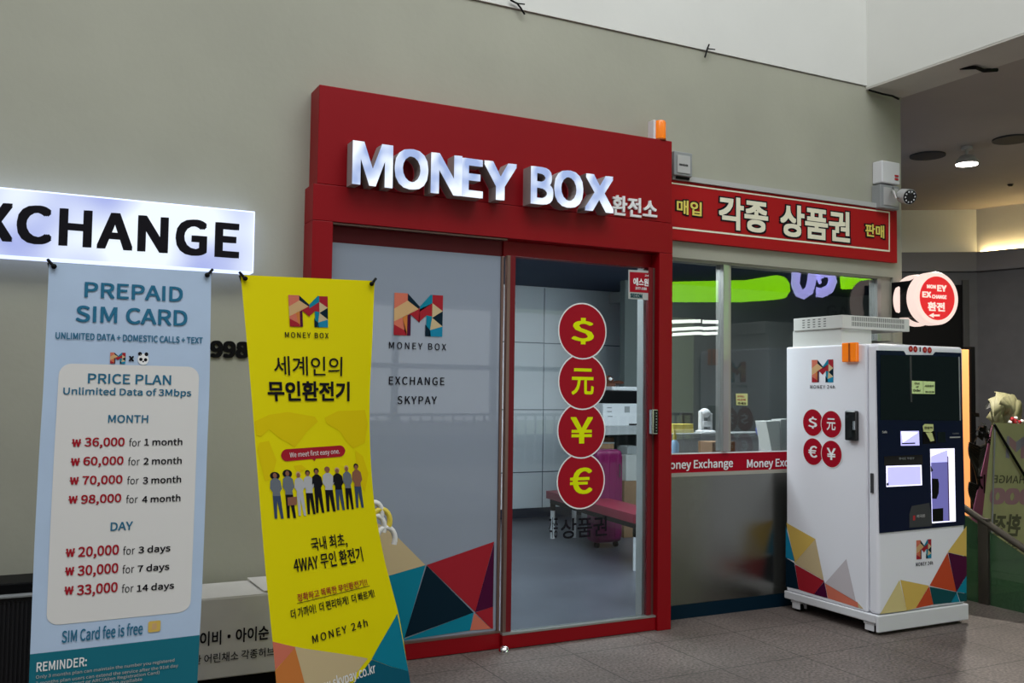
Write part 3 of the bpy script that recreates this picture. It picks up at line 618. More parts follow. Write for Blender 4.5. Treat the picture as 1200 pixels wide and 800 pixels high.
for cx, cy, ch in ((211, 580, '$'), (298, 588, '元'), (212, 716, '€'), (299, 727, '¥')):
    g.build('logo' if ch == '$' else 'currency_emblem', ks); g = MB(); X_, Y_ = c2k(cx, cy); o_ = .002 if cx < 250 else .003
    g.disc(kx, X_, Y_, 16.4, 'white_print', o_); g.disc(kx, X_, Y_, 15.6, 'kiosk_red', o_+.0005)
    g.text(kx, ch, X_-5.2, X_+5.2, Y_-7, Y_+7, 'white_print', o_+.001, .016)
g.build('currency_emblem', ks)
q = MB(); a = PX(990, 412, KX0); b = PX(1007, 412, KX0)
bc = MB().box((KX0-.03, b.y, PX(998, 424, KX0).z), (KX0-.001, a.y, PX(998, 401.5, KX0).z), 'amber').build('amber_lamp', ks, bevel=.006)
MB().box((KX0-.034, (a.y+b.y)/2-.012, PX(998, 424, KX0).z), (KX0-.029, (a.y+b.y)/2, PX(998, 402, KX0).z), 'amber_dark').build('lamp_rib', bc)
h = MB().box((KX0-.035, PX(1007, 500, KX0).y, PX(1000, 516, KX0).z), (KX0-.001, PX(994, 500, KX0).y, PX(1000, 481, KX0).z), 'black_gloss').build('door_lock', ks, bevel=.008)
MB().box((KX0-.04, PX(1006.5, 500, KX0).y, PX(1000, 503, KX0).z), (KX0-.034, PX(1004.5, 500, KX0).y, PX(1000, 493, KX0).z), 'chrome').build('latch', h)
q = MB(); q.box((KX0-.004, KY0+.03, PX(1018, 577, KX0).z), (KX0+.004, KY0+.055, PX(1018, 554, KX0).z), 'dark_grey'); q.build('pull_handle', ks, bevel=.003)
# front
def kp(poly, m_, off, mb): mb.poly(ky, poly, m_, off)
g = MB()
for m_, pts in (('gold', [(885, 290), (885, 425), (801, 406)]), ('purple', [(803, 408), (886, 427), (886, 508), (840, 585)]), ('orange_red', [(801, 408), (840, 583), (720, 556)]), ('dark_teal', [(720, 560), (843, 585), (815, 632), (737, 640)]),
                ('orange_red', [(718, 558), (737, 640), (658, 657)]), ('gold', [(590, 530), (718, 556), (658, 657), (618, 667)]), ('pale_gold', [(586, 530), (618, 667), (500, 682)]), ('teal', [(885, 512), (885, 590), (841, 583)]),
                ('teal', [(841, 585), (855, 628), (815, 632)]), ('dark_teal', [(843, 585), (886, 592), (886, 625), (857, 628)])):
    g.poly(ky, [c3(*p) for p in pts], m_, .0015)
g.build('triangle_graphics', ks); g = MB(); mlogo(g, ky, c3(661, 0)[0], c3(728, 0)[0], c3(0, 351)[1], c3(0, 436)[1], .002)
g.text(ky, 'MONEY 24h', c3(659, 0)[0], c3(734, 0)[0], c3(0, 448)[1], c3(0, 466)[1], 'ink', .002, .01, 'inter', track=1.1)
g.build('logo', ks); g = MB()
for k_, x in enumerate((1067, 1072.4, 1077.6, 1083.4, 1089)):
    if k_ == 2: continue
    g.disc(ky, x, 408.6+.07*(x-1067), 3.6, 'kiosk_red', .002+.0003*k_, 20); g.disc(ky, x, 408.6+.07*(x-1067), 1.6, 'salmon', .0024+.0003*k_, 12)
g.poly(ky, [(1077.2, 406.5), (1078.6, 406.5), (1078.6, 412), (1077.2, 412)], 'ink', .003)
g.build('top_badge', ks)
def c6k(x, y): return (1010+x/9.23, 395+y/9.23)
def c7k(x, y): return (1010+x/5.33, 480+y/5.33)
ply = [c6k(152, 142), c6k(446, 148), c6k(470, 190), c6k(765, 192), c6k(790, 160), c6k(1066, 170), c7k(640, 718), c7k(108, 770)]
scp = [ky.at(*ky.inv(*p), 0) for p in ply]
panel = MB().prism([p+Vector((0, -.006, 0)) for p in scp], (0, .005, 0), 'navy_panel').build('fascia_panel', ks)
sc_ = MB().poly(ky, [c6k(190, 190), c6k(1035, 215), c7k(603, 68), c7k(110, 62)], 'screen_glass', .0075); sc_.build('touch_screen', panel)
q = MB(); q.poly(ky, [c6k(1033, 212), c6k(1048, 212), c7k(612, 66), c7k(605, 66)], 'grey_plastic', .008); q.poly(ky, [c6k(505, 205), c6k(528, 205), c6k(535, 700), c6k(515, 700)], 'dark_grey', .008); q.build('screen_edge', panel)
def slot(pts, m_, off=.008, name='slot', mb=None):
    mb = mb or MB(); mb.poly(ky, [c7k(*p) for p in pts], m_, off); return mb
q = slot([(235, 133), (350, 131), (354, 222), (237, 224)], 'lit_lilac'); slot([(240, 135), (345, 140), (250, 205)], 'lit_white', .0085, mb=q); slot([(243, 207), (326, 204), (326, 212), (243, 214)], 'black', .009, mb=q); q.build('banknote_slot', panel)
q = slot([(145, 350), (366, 344), (370, 470), (147, 481)], 'lit_white'); slot([(153, 358), (360, 352), (362, 464), (155, 474)], 'lit_lilac', .0085, mb=q); slot([(147, 460), (160, 452), (160, 470), (150, 474)], 'black', .009, mb=q); q.build('lit_display', panel)
q = slot([(133, 290), (372, 280), (374, 340), (133, 346)], 'black_gloss'); q.text(ky, '한국돈 투입구', c7k(224, 0)[0], c7k(320, 0)[0], c7k(0, 296)[1], c7k(0, 310)[1], 'grey_plastic', .009, .01); q.build('instruction_plate', panel)
q = slot([(305, 600), (415, 580), (432, 700), (432, 725), (290, 735), (290, 650)], 'dark_grey'); q.text(ky, '외국돈', c7k(335, 0)[0], c7k(388, 0)[0], c7k(0, 652)[1], c7k(0, 672)[1], 'light_grey', .009, .02); slot([(312, 660), (326, 658), (326, 688), (312, 690)], 'dot_red', .009, mb=q); q.build('deposit_plate', panel)
# recessed lit outlet
q = slot([(420, 244), (572, 240), (580, 696), (432, 708)], 'lit_white', .008); slot([(424, 300), (530, 290), (538, 692), (434, 698)], 'lit_violet', .009, mb=q); slot([(424, 290), (526, 250), (530, 325), (424, 330)], 'lit_lilac', .0095, mb=q)
slot([(430, 428), (468, 430), (474, 460), (472, 520), (458, 555), (430, 553)], 'black', .01, mb=q); slot([(432, 618), (500, 612), (500, 694), (434, 698)], 'black', .01, mb=q); slot([(422, 350), (438, 378), (424, 388)], 'black', .01, mb=q); slot([(526, 290), (532, 290), (540, 692), (534, 693)], 'purple', .0105, mb=q)
q.build('cash_outlet', panel)
q = slot([(372, 140), (450, 135), (458, 208), (374, 212)], 'black_gloss'); q.build('card_reader', panel)
q = slot([(466, 140), (516, 138), (518, 200), (468, 204)], 'screen_glass'); slot([(542, 168), (608, 166), (608, 174), (542, 176)], 'light_grey', .0085, mb=q); q.text(ky, 'CARD', c7k(560, 0)[0], c7k(600, 0)[0], c7k(0, 143)[1], c7k(0, 152)[1], 'grey_plastic', .009, 0); q.text(ky, 'Safe', c7k(120, 0)[0], c7k(150, 0)[0], c7k(0, 130)[1], c7k(0, 146)[1], 'light_grey', .009, .03); q.build('reader_window', panel)
q = MB(); q.poly(ky, [c7k(372, 100), c7k(384, 88), c7k(438, 90), c7k(438, 130), c7k(420, 142), c7k(376, 136)], 'note_yellow', .011); q.poly(ky, [c7k(390, 142), c7k(430, 144), c7k(444, 192), c7k(420, 198)], 'note_yellow', .0115)
q.text(ky, '한장씩', c7k(380, 0)[0], c7k(430, 0)[0], c7k(0, 104)[1], c7k(0, 120)[1], 'ink', .0125, .01)
tag(q.build('paper_note'), 'torn cream paper note stuck over the card reader of the kiosk', 'note')
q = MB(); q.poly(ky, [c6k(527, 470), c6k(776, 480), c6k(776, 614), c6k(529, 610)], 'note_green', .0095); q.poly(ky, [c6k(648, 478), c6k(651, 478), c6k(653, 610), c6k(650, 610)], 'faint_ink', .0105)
for body, x0, x1, y0, y1 in (('Out', 555, 610, 488, 510), ('of', 570, 600, 525, 545), ('Order', 540, 622, 560, 588), ('사용중지', 662, 762, 515, 540), ('점검중', 668, 770, 582, 600)):
    q.text(ky, body, c6k(x0, 0)[0], c6k(x1, 0)[0], c6k(0, y0)[1], c6k(0, y1)[1], 'ink', .011, .02)
tag(q.build('paper_notice'), 'pale green OUT OF ORDER note on the kiosk touch screen', 'note')
# air conditioner on the kiosk
AX, AYF, AYB = 4.90, 4.64, 5.10
zt = PX(983, 369, AX).z; zm = PX(983, 384.5, AX).z; XR = PY(1066, 382, AYF).x
ac = empty('cooling_unit', (5.1, 4.9, KZ1), 'cream ventilation unit with slotted cover lying on the kiosk roof', 'ventilation unit')
MB().box((AX, AYF, zm), (XR, AYB, zt), 'vent_white').build('cover', ac, bevel=.004)
MB().box((AX+.012, AYF+.02, KZ1), (AX+.30, AYB+.02, zm), 'vent_white').build('housing', ac, bevel=.004)
q = MB()
for i in range(5):
    for j in range(4): y = AYB-.09-i*.05; z = zm+.018+j*.017; q.box((AX-.001, y-.022, z), (AX+.002, y, z+.006), 'slot')
tag(q.build('side_grille', ac), kind='stuff'); q = MB(); n_ = 34
for i in range(n_):
    for j in range(2): x = AX+.09+i*(XR-AX-.14)/n_; z = zm+.018+j*.036; q.box((x, AYF-.001, z), (x+.006, AYF+.002, z+.028), 'slot')
tag(q.build('front_grille', ac), kind='stuff')
# draped grey cloth behind the unit
q = MB(); nx, ny = 16, 8; random.seed(7)
x0, x1 = 5.20, 5.62
vs = [(x0+(x1-x0)*i/nx, 4.62+.3*j/ny, KZ1+.004+.03*math.sin(math.pi*i/nx)*math.sin(math.pi*(j+.5)/ny*.9)+.02*random.random()*math.sin(math.pi*i/nx)) for j in range(ny+1) for i in range(nx+1)]
q.add(vs, [(j*(nx+1)+i, j*(nx+1)+i+1, (j+1)*(nx+1)+i+1, (j+1)*(nx+1)+i) for j in range(ny) for i in range(nx)], 'cloth_grey')
tag(q.build('cloth', smooth=True, solid=.004), 'crumpled grey cloth lying on the kiosk roof below the ventilation unit', 'cloth')

# ================================================================== BANNERS
def stand(root, cl, base_z=0.0):
    """cross frame behind a hanging banner: two poles, feet, hooks"""
    tL, tR = cl.at(0, -cl.t0), cl.at(1, -cl.t0); bL, bR = cl.at(0, -cl.t1), cl.at(1, -cl.t1)
    mid = (tL+tR+bL+bR)/4 + Vector((0, .09, 0))
    for a, b in ((tL, bR), (tR, bL)): MB().tube([a+Vector((0, .012, 0)), mid, b+Vector((0, .012, 0))], .007, 'black', 8).build('pole', root, smooth=True)
    MB().ball(mid, .03, 'black').build('hub', root, smooth=True)
    for sx_ in (-.16, .16): MB().tube([mid, Vector((mid.x+sx_, mid.y+.34, .01))], .009, 'black', 8).build('rear_leg', root, smooth=True)
    for p in (bL, bR): MB().tube([p+Vector((0, .012, 0)), Vector((p.x, p.y-.02, .008))], .008, 'black', 8).build('foot', root, smooth=True)
    for p, sx_ in ((tL, 1), (tR, -1)):
        MB().ball(p+Vector((.018*sx_, -.012, -.016)), .011, 'black', 12).tube([p+Vector((.018*sx_, -.012, -.016)), p+Vector((-.006*sx_, .0, .012))], .006, 'black', 8).build('clip', root, smooth=True)
def rowsof(tab, Yf):
    out = []
    for yc, xl, xr, s in tab:
        xc = (xl+xr)/2; YL, YR = Yf(yc)
        out.append((yc, PY(xl, yc+s*(xl-xc), YL), PY(xr, yc+s*(xr-xc), YR)))
    return out
YT = 4.22
tabA = [(313, 57.5, 247.5, .059), (390, 54, 246.5, .037), (460, 50.5, 245.2, .016), (520, 46.5, 243, -.008), (590, 42.5, 240.8, -.045), (640, 40, 239, -.065), (700, 37.5, 236.7, -.09), (755, 35.2, 234, -.114), (840, 31.5, 230, -.145), (905, 28.5, 227, -.165)]
A = Cloth(rowsof(tabA, lambda y: (YT-(y-313)*.00035,)*2), .004)
ba = empty('standing_banner', (.4, 4.2, 0), 'light blue PREPAID SIM CARD banner with won prices, leftmost banner', 'banner')
sh = A.sheet(MB(), 'blue_cloth').build('banner_sheet', ba, smooth=True); stand(ba, A)
def a2(x, y): return (30+x/4, 300+y/4)
def a3(x, y): return (30+x/5, 480+y/5)
def a4(x, y): return (x/4, 640+y/4)
g = MB()
g.rrect(A, 61, 228.5, 427.5, 724, .085, 'panel_white', .0015, 3)
T_ = lambda f, body, x0, x1, y0, y1, m_, b=.02, fn='inter', **k: g.text(A, body, f(x0, 0)[0], f(x1, 0)[0], f(0, y0)[1], f(0, y1)[1], m_, .003, b, fn, **k)
T_(a2, 'PREPAID', 276, 737, 133, 203, 'teal_text', .02); T_(a2, 'SIM CARD', 235, 758, 242, 318, 'teal_text', .02)
T_(a2, 'UNLIMITED DATA + DOMESTIC CALLS + TEXT', 140, 830, 368, 399, 'teal_text', .02)
mlogo(g, A, 129, 147, 413, 426, .003); T_(a2, 'x', 483, 508, 468, 493, 'ink', .04)
for cx, cy, r_, m_ in ((536, 458, 9, 'ink'), (566, 460, 9, 'ink'), (551, 484, 26, 'white_print'), (540, 484, 8, 'ink'), (562, 486, 8, 'ink'), (551, 494, 4, 'ink')):
    X_, Y_ = a2(cx, cy); u_, b_ = A.inv(X_, Y_); rr = r_/4
    g.add([A.at(u_+rr/192*math.cos(t*.3927), b_+rr*math.sin(t*.3927), .003+.0004*(r_ < 20)*(1 if cy > 470 else 0)) for t in range(16)], [tuple(range(16))], m_)
T_(a2, 'PRICE PLAN', 292, 682, 553, 600, 'teal_text', .016); T_(a2, 'Unlimited Data of 3Mbps', 176, 776, 618, 662, 'teal_text', .016)
T_(a3, 'MONTH', 484, 718, 30, 76, 'teal_text', .016); T_(a3, 'DAY', 498, 628, 656, 705, 'teal_text', .016)
for y, pr2, xx, n_, off_ in ((188, '36,000', 0, '1 month', 0), (299, '60,000', -7, '2 month', 0), (410, '70,000', -13, '3 month', 0), (520, '98,000', -20, '4 month', 0)):
    T_(a3, '₩', 270+xx, 326+xx, y-17, y+28, 'crimson', .02); T_(a3, pr2, 345+xx, 580+xx, y-26, y+36, 'crimson', .022)
    T_(a3, 'for', 606+xx*.85, 674+xx*.85, y-22, y+26, 'ink', .0); T_(a3, n_, 696+xx*.7, 918+xx*.55, y-22, y+20, 'ink', .018)
for y, pr2, n_, x9 in ((24, '20,000', '3 days', 798), (111, '30,000', '7 days', 793), (201, '33,000', '14 days', 815)):
    dx = -(y-24)*.035
    T_(a4, '₩', 307+dx, 352+dx, y-15, y+24, 'crimson', .02); T_(a4, pr2, 367+dx, 557+dx, y-28, y+30, 'crimson', .022)
    T_(a4, 'for', 577+dx, 632+dx, y-26, y+14, 'ink', 0); T_(a4, n_, 649+dx*1.2, x9, y-30, y+12, 'ink', .018)
T_(a4, 'SIM Card fee is free', 291, 668, 372, 432, 'teal_text', .016)
g.rrect(A, 173.5, 188, 727, 740, .15, 'gold', .003); g.rrect(A, 178, 183.5, 730, 737, .1, 'tan', .0035)
def edgeu(u, y): return (u, -y)
g.poly(A, [(0, -755), (1, -755), (1, -905), (0, -905)], 'teal_dark', .0015, False, 12)
T_(a4, 'REMINDER:', 172, 406, 530, 574, 'white_print', .018)
for i, (ln, x1_) in enumerate((('Only 3 months plan can maintain the number you registered', 815), ('3 months plan users can extend the service after the 91st day', 832), ('Need your passport or ARC(Alien Registration Card)', 745), ('to open the line, tourists are also available', 665))):
    y = 571+27*i; T_(a4, ln, 170-2*i, x1_, y-7, y+13, 'light_grey', .006)
g.build('printed_lettering', ba)

tabB = [(325.5, 282, 439, .045), (400, 289, 436.2, .02), (467, 295, 433.3, 0), (537, 300.8, 434.2, -.086), (600, 306, 439, -.126), (660, 311.5, 449, -.178), (700, 316, 457.5, -.245), (745, 321, 467.5, -.32), (800, 326, 476.5, -.35), (880, 333.5, 489, -.37), (925, 338, 496, -.38)]
B = Cloth(rowsof(tabB, lambda y: (4.22-(y-325)*.0003, 4.24+(y-325)*.00005)), .004)
bb = empty('standing_banner', (1.2, 4.2, 0), 'yellow Korean exchange machine banner with row of nine people, right of the blue banner', 'banner')
B.sheet(MB(), 'yellow_cloth', 12, 80).build('banner_sheet', bb, smooth=True); stand(bb, B)
def b5(x, y): return (270+x/5, 310+y/5)
def b6(x, y): return (270+x/4.443, 460+y/4.443)
def b7(x, y): return (270+x/4.444, 620+y/4.444)
g = MB(); T_ = lambda f, body, x0, x1, y0, y1, m_, b=.02, fn=None, **k: g.text(B, body, f(x0, 0)[0], f(x1, 0)[0], f(0, y0)[1], f(0, y1)[1], m_, .003, b, fn, **k)
mlogo(g, B, b5(343, 0)[0], b5(570, 0)[0], b5(0, 182)[1], b5(0, 365)[1], .003)
T_(b5, 'MONEY BOX', 319, 574, 397, 430, 'ink', .012, 'inter', track=1.12)
T_(b5, '세계인의', 254, 654, 537, 650, 'ink', .004); T_(b5, '무인환전기', 217, 697, 682, 800, 'ink', .028)
# world map tint
for pts in ([(125, 150), (200, 115), (300, 100), (440, 125), (455, 150), (400, 200), (370, 240), (335, 285), (300, 260), (260, 240), (200, 190), (160, 230), (135, 220)], [(150, 260), (200, 250), (240, 350), (215, 450), (180, 460), (160, 380), (140, 300)], [(490, 130), (560, 95), (700, 90), (715, 160), (700, 260), (640, 290), (600, 250), (570, 200), (500, 160)], [(650, 300), (690, 330), (718, 420), (700, 520), (660, 420)], [(330, 380), (370, 375), (395, 395), (350, 420)]):
    g.poly(B, [b6(*p) for p in pts], 'map_ochre', .0012, cuts=2)
g.rrect(B, b6(262, 0)[0], b6(598, 0)[0], b6(0, 284)[1], b6(0, 345)[1], .085, 'crimson', .002); g.poly(B, [b6(425, 343), b6(445, 341), b6(438, 356)], 'crimson', .002)
T_(b6, 'We meet first easy one.', 308, 568, 299, 334, 'white_print', .0)
# nine printed people
def fig(cx, ty, by, w_, hair, top, legs, big=False):
    h = by-ty; q = lambda x, y: b6(cx+x*w_+ (y-.5)*h*.09, ty+y*h)
    if big: g.poly(B, [q(.42*math.cos(t*.524), .09+.085*math.sin(t*.524)) for t in range(12)], hair, .0022)
    else: g.poly(B, [q(.24*math.cos(t*.524), .06+.062*math.sin(t*.524)) for t in range(12)], hair, .0022)
    g.poly(B, [q(.17*math.cos(t*.524), .085+.055*math.sin(t*.524)) for t in range(12)], 'skin', .0026)
    g.poly(B, [q(-.14, .14), q(.14, .14), q(.42, .2), q(.5, .36), q(.3, .44), q(.33, .52), q(-.33, .52), q(-.3, .44), q(-.5, .36), q(-.42, .2)], top, .0028)
    g.poly(B, [q(-.33, .5), q(.33, .5), q(.42, 1), q(.2, 1), q(0, .62), q(-.12, 1), q(-.34, 1)], legs, .0024)
for a in ((240, 410, 655, 62, 'ink', 'grey_cloth', 'denim', True), (305, 398, 652, 60, 'ink', 'grey_cloth', 'ink', True), (362, 410, 640, 52, 'tan', 'pale_cloth', 'pale_cloth'), (410, 402, 632, 54, 'ink', 'pale_cloth', 'ink'), (455, 392, 625, 56, 'ink', 'ink', 'ink'),
          (512, 384, 618, 60, 'skin', 'pale_cloth', 'ink'), (563, 388, 610, 54, 'tan', 'ink', 'denim'), (612, 378, 606, 48, 'tan', 'grey_cloth', 'ink'), (662, 368, 598, 52, 'ink', 'skin', 'denim')): fig(*a)
g.poly(B, [b6(296, 545), b6(345, 540), b6(345, 583), b6(298, 588)], 'skin', .0032)
T_(b7, '국내 최초,', 418, 608, 30, 108, 'ink', .012); T_(b7, '4WAY 무인 환전기', 325, 692, 118, 200, 'ink', .014)
T_(b7, '정확하고 똑똑한 무인환전기!!', 343, 720, 295, 360-25, 'crimson', .008); g.poly(B, [b7(347, 384), b7(725, 292), b7(725, 295), b7(347, 387)], 'ink', .003, cuts=2)
T_(b7, '더 가까이!  더 편리하게!  더 빠르게!', 308, 762, 362, 412, 'ink', .012)
T_(b7, 'MONEY 24h', 420, 720, 505, 550, 'ink', .012, 'inter', track=1.12)
for m_, pts in (('salmon', [(212, 586), (338, 612), (232, 735)]), ('orange_print', [(335, 612), (232, 738), (240, 1000), (440, 1000)]), ('beige', [(335, 610), (715, 672), (560, 860), (400, 860)]), ('teal', [(868, 438), (985, 718), (735, 676)]), ('mid_teal', [(735, 678), (985, 718), (1080, 960), (520, 930)])):
    g.poly(B, [b7(*p) for p in pts], m_, .0016 if m_ != 'beige' else .0018, cuts=7)
T_(b7, 'www.skypay.co.kr', 420, 762, 745, 815, 'white_print', .012)
g.build('printed_lettering', bb)

# umbrellas in a stand behind the yellow banner
us = empty('umbrella_stand', (1.62, 4.82, 0), 'dark umbrella stand hidden behind the yellow banner', 'umbrella stand')
MB().lathe((1.60, 4.84, 0), [(.10, 0), (.11, .01), (.12, .40), (.125, .42), (.115, .42), (.10, .03)], 'dark_grey').build('bucket', us, smooth=True)
MB().lathe((1.60, 4.84, 0), [(.128, .41), (.128, .43), (.118, .43)], 'black').build('rim', us, smooth=True)
def umbrella(px, py, m_, r_, lab, cloth, lx):
    t = PY(px, py, 4.82); b = Vector((1.60+lx, 4.84+lx*.3, .05))
    root = empty('umbrella', b, lab, 'umbrella', 'umbrellas in the stand')
    sh = Vector((t.x-r_*.9, t.y, t.z-.03)); pts = []
    for i in range(13):
        a = R(178-i*17); pts.append(Vector((t.x+r_*math.cos(a)*1.0, t.y, t.z+r_*1.25*math.sin(a))))
    MB().tube([pts[0]-Vector((0, 0, .05))]+pts, .015, m_, 12).build('handle', root, smooth=True)
    st_ = pts[0]-Vector((0, 0, .05)); MB().tube([b, st_], .006, 'chrome', 8).build('shaft', root)
    MB().tube([b+Vector((0, 0, .02)), b.lerp(st_, .5), b.lerp(st_, .85)], [.012, .03, .014], cloth, 10).build('canopy', root, smooth=True)
umbrella(438, 601, 'umb_white', .045, 'umbrella with white hooked handle, highest behind the yellow banner', 'umb_cloth', -.04)
umbrella(446, 611, 'umb_yellow', .052, 'umbrella with yellow hooked handle behind the yellow banner', 'umb_cloth', -.01)
umbrella(440, 618, 'umb_white', .050, 'umbrella with white hooked handle tucked under the yellow handle', 'umb_cloth', .02)
umbrella(452, 632, 'umb_white', .052, 'umbrella with largest white hooked handle and brown canopy, lowest of the four', 'umb_brown', .04)

# boxes at the foot of the wall
bx_ = empty('paper_carton', (1.0, 4.9, .1), 'long white printed Korean produce carton between the two banners', 'carton')
z0 = PY(240, 797, 4.75).z; z1 = PY(240, 702, 4.75).z; xa, xb = .35, 1.33
MB().box((xa, 4.75, z0), (xb, 5.12, z1), 'carton_white').build('carton_body', bx_, bevel=.006)
fl = MB(); fl.add([(xa, 4.752, z1), (xb, 4.752, z1), (xb, 4.93, z1+.035), (xa, 4.93, z1+.03)], [(0, 1, 2, 3)], 'carton_white')
fl.add([(1.08, 4.76, z1+.012), (xb, 4.752, z1+.02), (xb, 4.90, z1+.055), (1.03, 4.93, z1+.05)], [(0, 1, 2, 3)], 'carton_white').build('flap', bx_, solid=.004)
pc = PlaneY(4.749); g = MB(); g.text(pc, '어린이비·아이순·시금치', 206, 366, 735, 752, 'ink', .002, .02); g.text(pc, '신선한 어린채소 각종허브 친환경', 205, 352, 762, 773, 'ink', .002, .006); g.build('lettering', bx_)
tag(MB().box((.2, 4.77, 0), (1.34, 5.12, z0-.002), 'black').build('shadow_board', bevel=.005), 'low black board added for the shaded ground under the white produce carton', 'shadow_board')  # added board under the carton; its black stands for shaded ground
cb = empty('ribbed_cabinet', (-.4, 4.95, 0), 'black ribbed case at the far left edge behind the blue banner', 'cabinet')
zt2 = PY(20, 697, 4.9).z; q = MB().box((-1.0, 4.905, 0), (.12, 5.15, zt2-.01), 'ribbed_black')
for i in range(60): x = -.98+i*.018; q.box((x, 4.897, .03), (x+.008, 4.905, zt2-.03), 'ribbed_black')
q.build('ribbed_body', cb)
MB().box((-1.02, 4.885, zt2-.01), (.14, 5.16, zt2), 'grey_plastic').build('edge_strip', cb, bevel=.002)
MB().box((-1.02, 4.93, zt2), (.14, 5.16, PY(20, 683, 4.93).z), 'black').build('lid', cb, bevel=.006)

# ================================================================== SHOP INTERIOR
# bench
be = empty('waiting_bench', (4.9, 7.4, 0), 'long padded dark red bench inside the glass door', 'bench')
n1 = G(744.9, 668.6, .012); f1 = G(647.5, 631, .012); d_ = (f1-n1).normalized(); s_v = Vector((d_.y, -d_.x, 0))
if s_v.x < 0: s_v = -s_v
zs = .45; a = n1-d_*.06-s_v*.05; b = f1+d_*.08-s_v*.05; wd = .34
MB().prism([Vector((p.x, p.y, zs-.03)) for p in (a, b, b+s_v*wd, a+s_v*wd)], (0, 0, .075), 'bench_red').build('seat', be, bevel=.02, seg=3)
MB().prism([Vector((p.x, p.y, zs-.08)) for p in (a+d_*.05+s_v*.03, b-d_*.05+s_v*.03, b-d_*.05+s_v*(wd-.03), a+d_*.05+s_v*(wd-.03))], (0, 0, .05), 'black').build('seat_frame', be)
for p in (n1, f1, n1+s_v*(wd-.1), f1+s_v*(wd-.1)):
    lg = MB().tube([(p.x, p.y, .014), (p.x, p.y, .30)], .024, 'white_plastic', 14).build('leg', be, smooth=True)
    MB().tube([(p.x, p.y, .30), (p.x, p.y, .37)], .027, 'black', 14).build('leg_socket', lg, smooth=True)
# suitcase behind the bench
sc = empty('suitcase', (5.3, 7.2, 0), 'magenta hard shell suitcase behind the red bench', 'suitcase')
YS = 7.75; xa_, xb_ = PY(699, 550, YS).x, PY(731, 550, YS).x; zt_ = PY(715, 527, YS).z
MB().box((xa_, YS, .06), (xb_, YS+.2, zt_), 'magenta').build('shell', sc, bevel=.05, seg=4)
q = MB()
for i in range(5): x = xa_+.03+(xb_-xa_-.06)*i/4; q.box((x-.008, YS-.006, .12), (x+.008, YS+.002, zt_-.06), 'magenta')
q.build('ribs', sc, bevel=.003)
MB().tube([(xb_-.06, YS+.02, zt_-.14), (xb_-.06, YS-.02, zt_-.14), (xb_-.06, YS-.02, zt_-.26), (xb_-.06, YS+.02, zt_-.26)], .008, 'chrome', 8).build('side_handle', sc)
for x in (xa_+.05, xb_-.05): MB().lathe((x-.015, YS+.06, .042), [(.028, 0), (.028, .03)], 'black', 16, axis=(1, 0, 0)).build('wheel', sc)
# side counter with printer and boxes
YC = 8.22
def P3(x, y): return PY(690+x/6.154, 430+y/6.154, YC)
co = empty('side_counter', (5.2, 7.2, 0), 'grey shelf counter holding the printer inside the glass door', 'counter')
xl_, xr_ = P3(105, 450).x, P3(440, 450).x+.2; ztop = P3(250, 425).z; zbt = P3(250, 488).z
MB().box((xl_, YC, zbt), (xr_, YC+.5, ztop), 'desk_grey').build('top_board', co, bevel=.004)
MB().box((xl_+.18, YC+.45, .012), (xr_, YC+.48, zbt), 'int_col').build('back_panel', co)
MB().box((xr_-.03, YC+.02, .012), (xr_, YC+.45, zbt), 'desk_grey').build('side_panel', co)
MB().box((xl_+.02, YC+.3, .012), (xl_+.05, YC+.45, zbt), 'desk_grey').build('side_panel', co)
pt = empty('printer', (5.1, 7.1, ztop), 'white office printer with black top section on the side counter', 'printer')
xp, xq = P3(110, 300).x, P3(362, 300).x
MB().box((xp, YC+.02, ztop), (xq, YC+.42, P3(230, 262).z), 'white_plastic').build('body', pt, bevel=.01)
MB().box((xp+.02, YC+.012, P3(230, 262).z), (xq, YC+.42, P3(230, 172).z), 'black').build('scanner_section', pt, bevel=.012)
MB().box((xp+.10, YC+.0, P3(230, 170).z), (xq, YC+.4, P3(230, 140).z), 'white_plastic').build('document_feeder', pt, bevel=.01)
q = MB()
for xx, zz in ((140, 292), (140, 320), (145, 355)): q.box((P3(xx, zz).x, YC+.016, P3(xx, zz+5).z), (P3(xx+32, zz).x, YC+.021, P3(xx, zz-3).z), 'grey_plastic')
q.box((P3(265, 280).x, YC+.016, P3(265, 328).z), (P3(302, 280).x, YC+.021, P3(265, 283).z), 'grey_plastic'); q.box((P3(298, 400).x, YC+.015, P3(300, 420).z), (P3(355, 400).x, YC+.021, P3(300, 408).z), 'black'); q.build('front_marks', pt)
q = MB(); a = P3(150, 100); q.ball((a.x, YC+.2, a.z+.02), .06, 'umb_brown', 14, (1.2, .8, .9)); q.ball((P3(168, 92).x, YC+.15, P3(168, 92).z), .022, 'white_print', 12); q.ball((P3(213, 85).x, YC+.15, P3(213, 85).z), .02, 'white_print', 12); q.ball((P3(215, 95).x, YC+.2, a.z+.01), .055, 'umb_brown', 14, (1.2, .8, .9))
q.box((P3(145, 60).x, YC+.14, P3(1, 138).z), (P3(245, 60).x, YC+.3, P3(1, 110).z), 'umb_brown')
tag(q.build('brown_basket', smooth=True), 'small brown basket with two white balls on top of the printer', 'basket')
q = MB(); q.ball((P3(290, 100).x, YC+.2, P3(290, 112).z), .05, 'umb_brown', 14, (1.4, .9, .45)); tag(q.build('brown_bag', smooth=True), 'low brown bag beside the basket on the printer', 'bag')
tag(MB().box((P3(120, 600).x, YC+.12, .013), (P3(228, 600).x, YC+.40, P3(1, 500).z-.02), 'cardboard').box((P3(120, 600).x, YC+.113, P3(1, 560).z), (P3(228, 600).x, YC+.119, P3(1, 548).z), 'grey_plastic').build('storage_box', bevel=.004), 'brown storage box under the side counter', 'box')
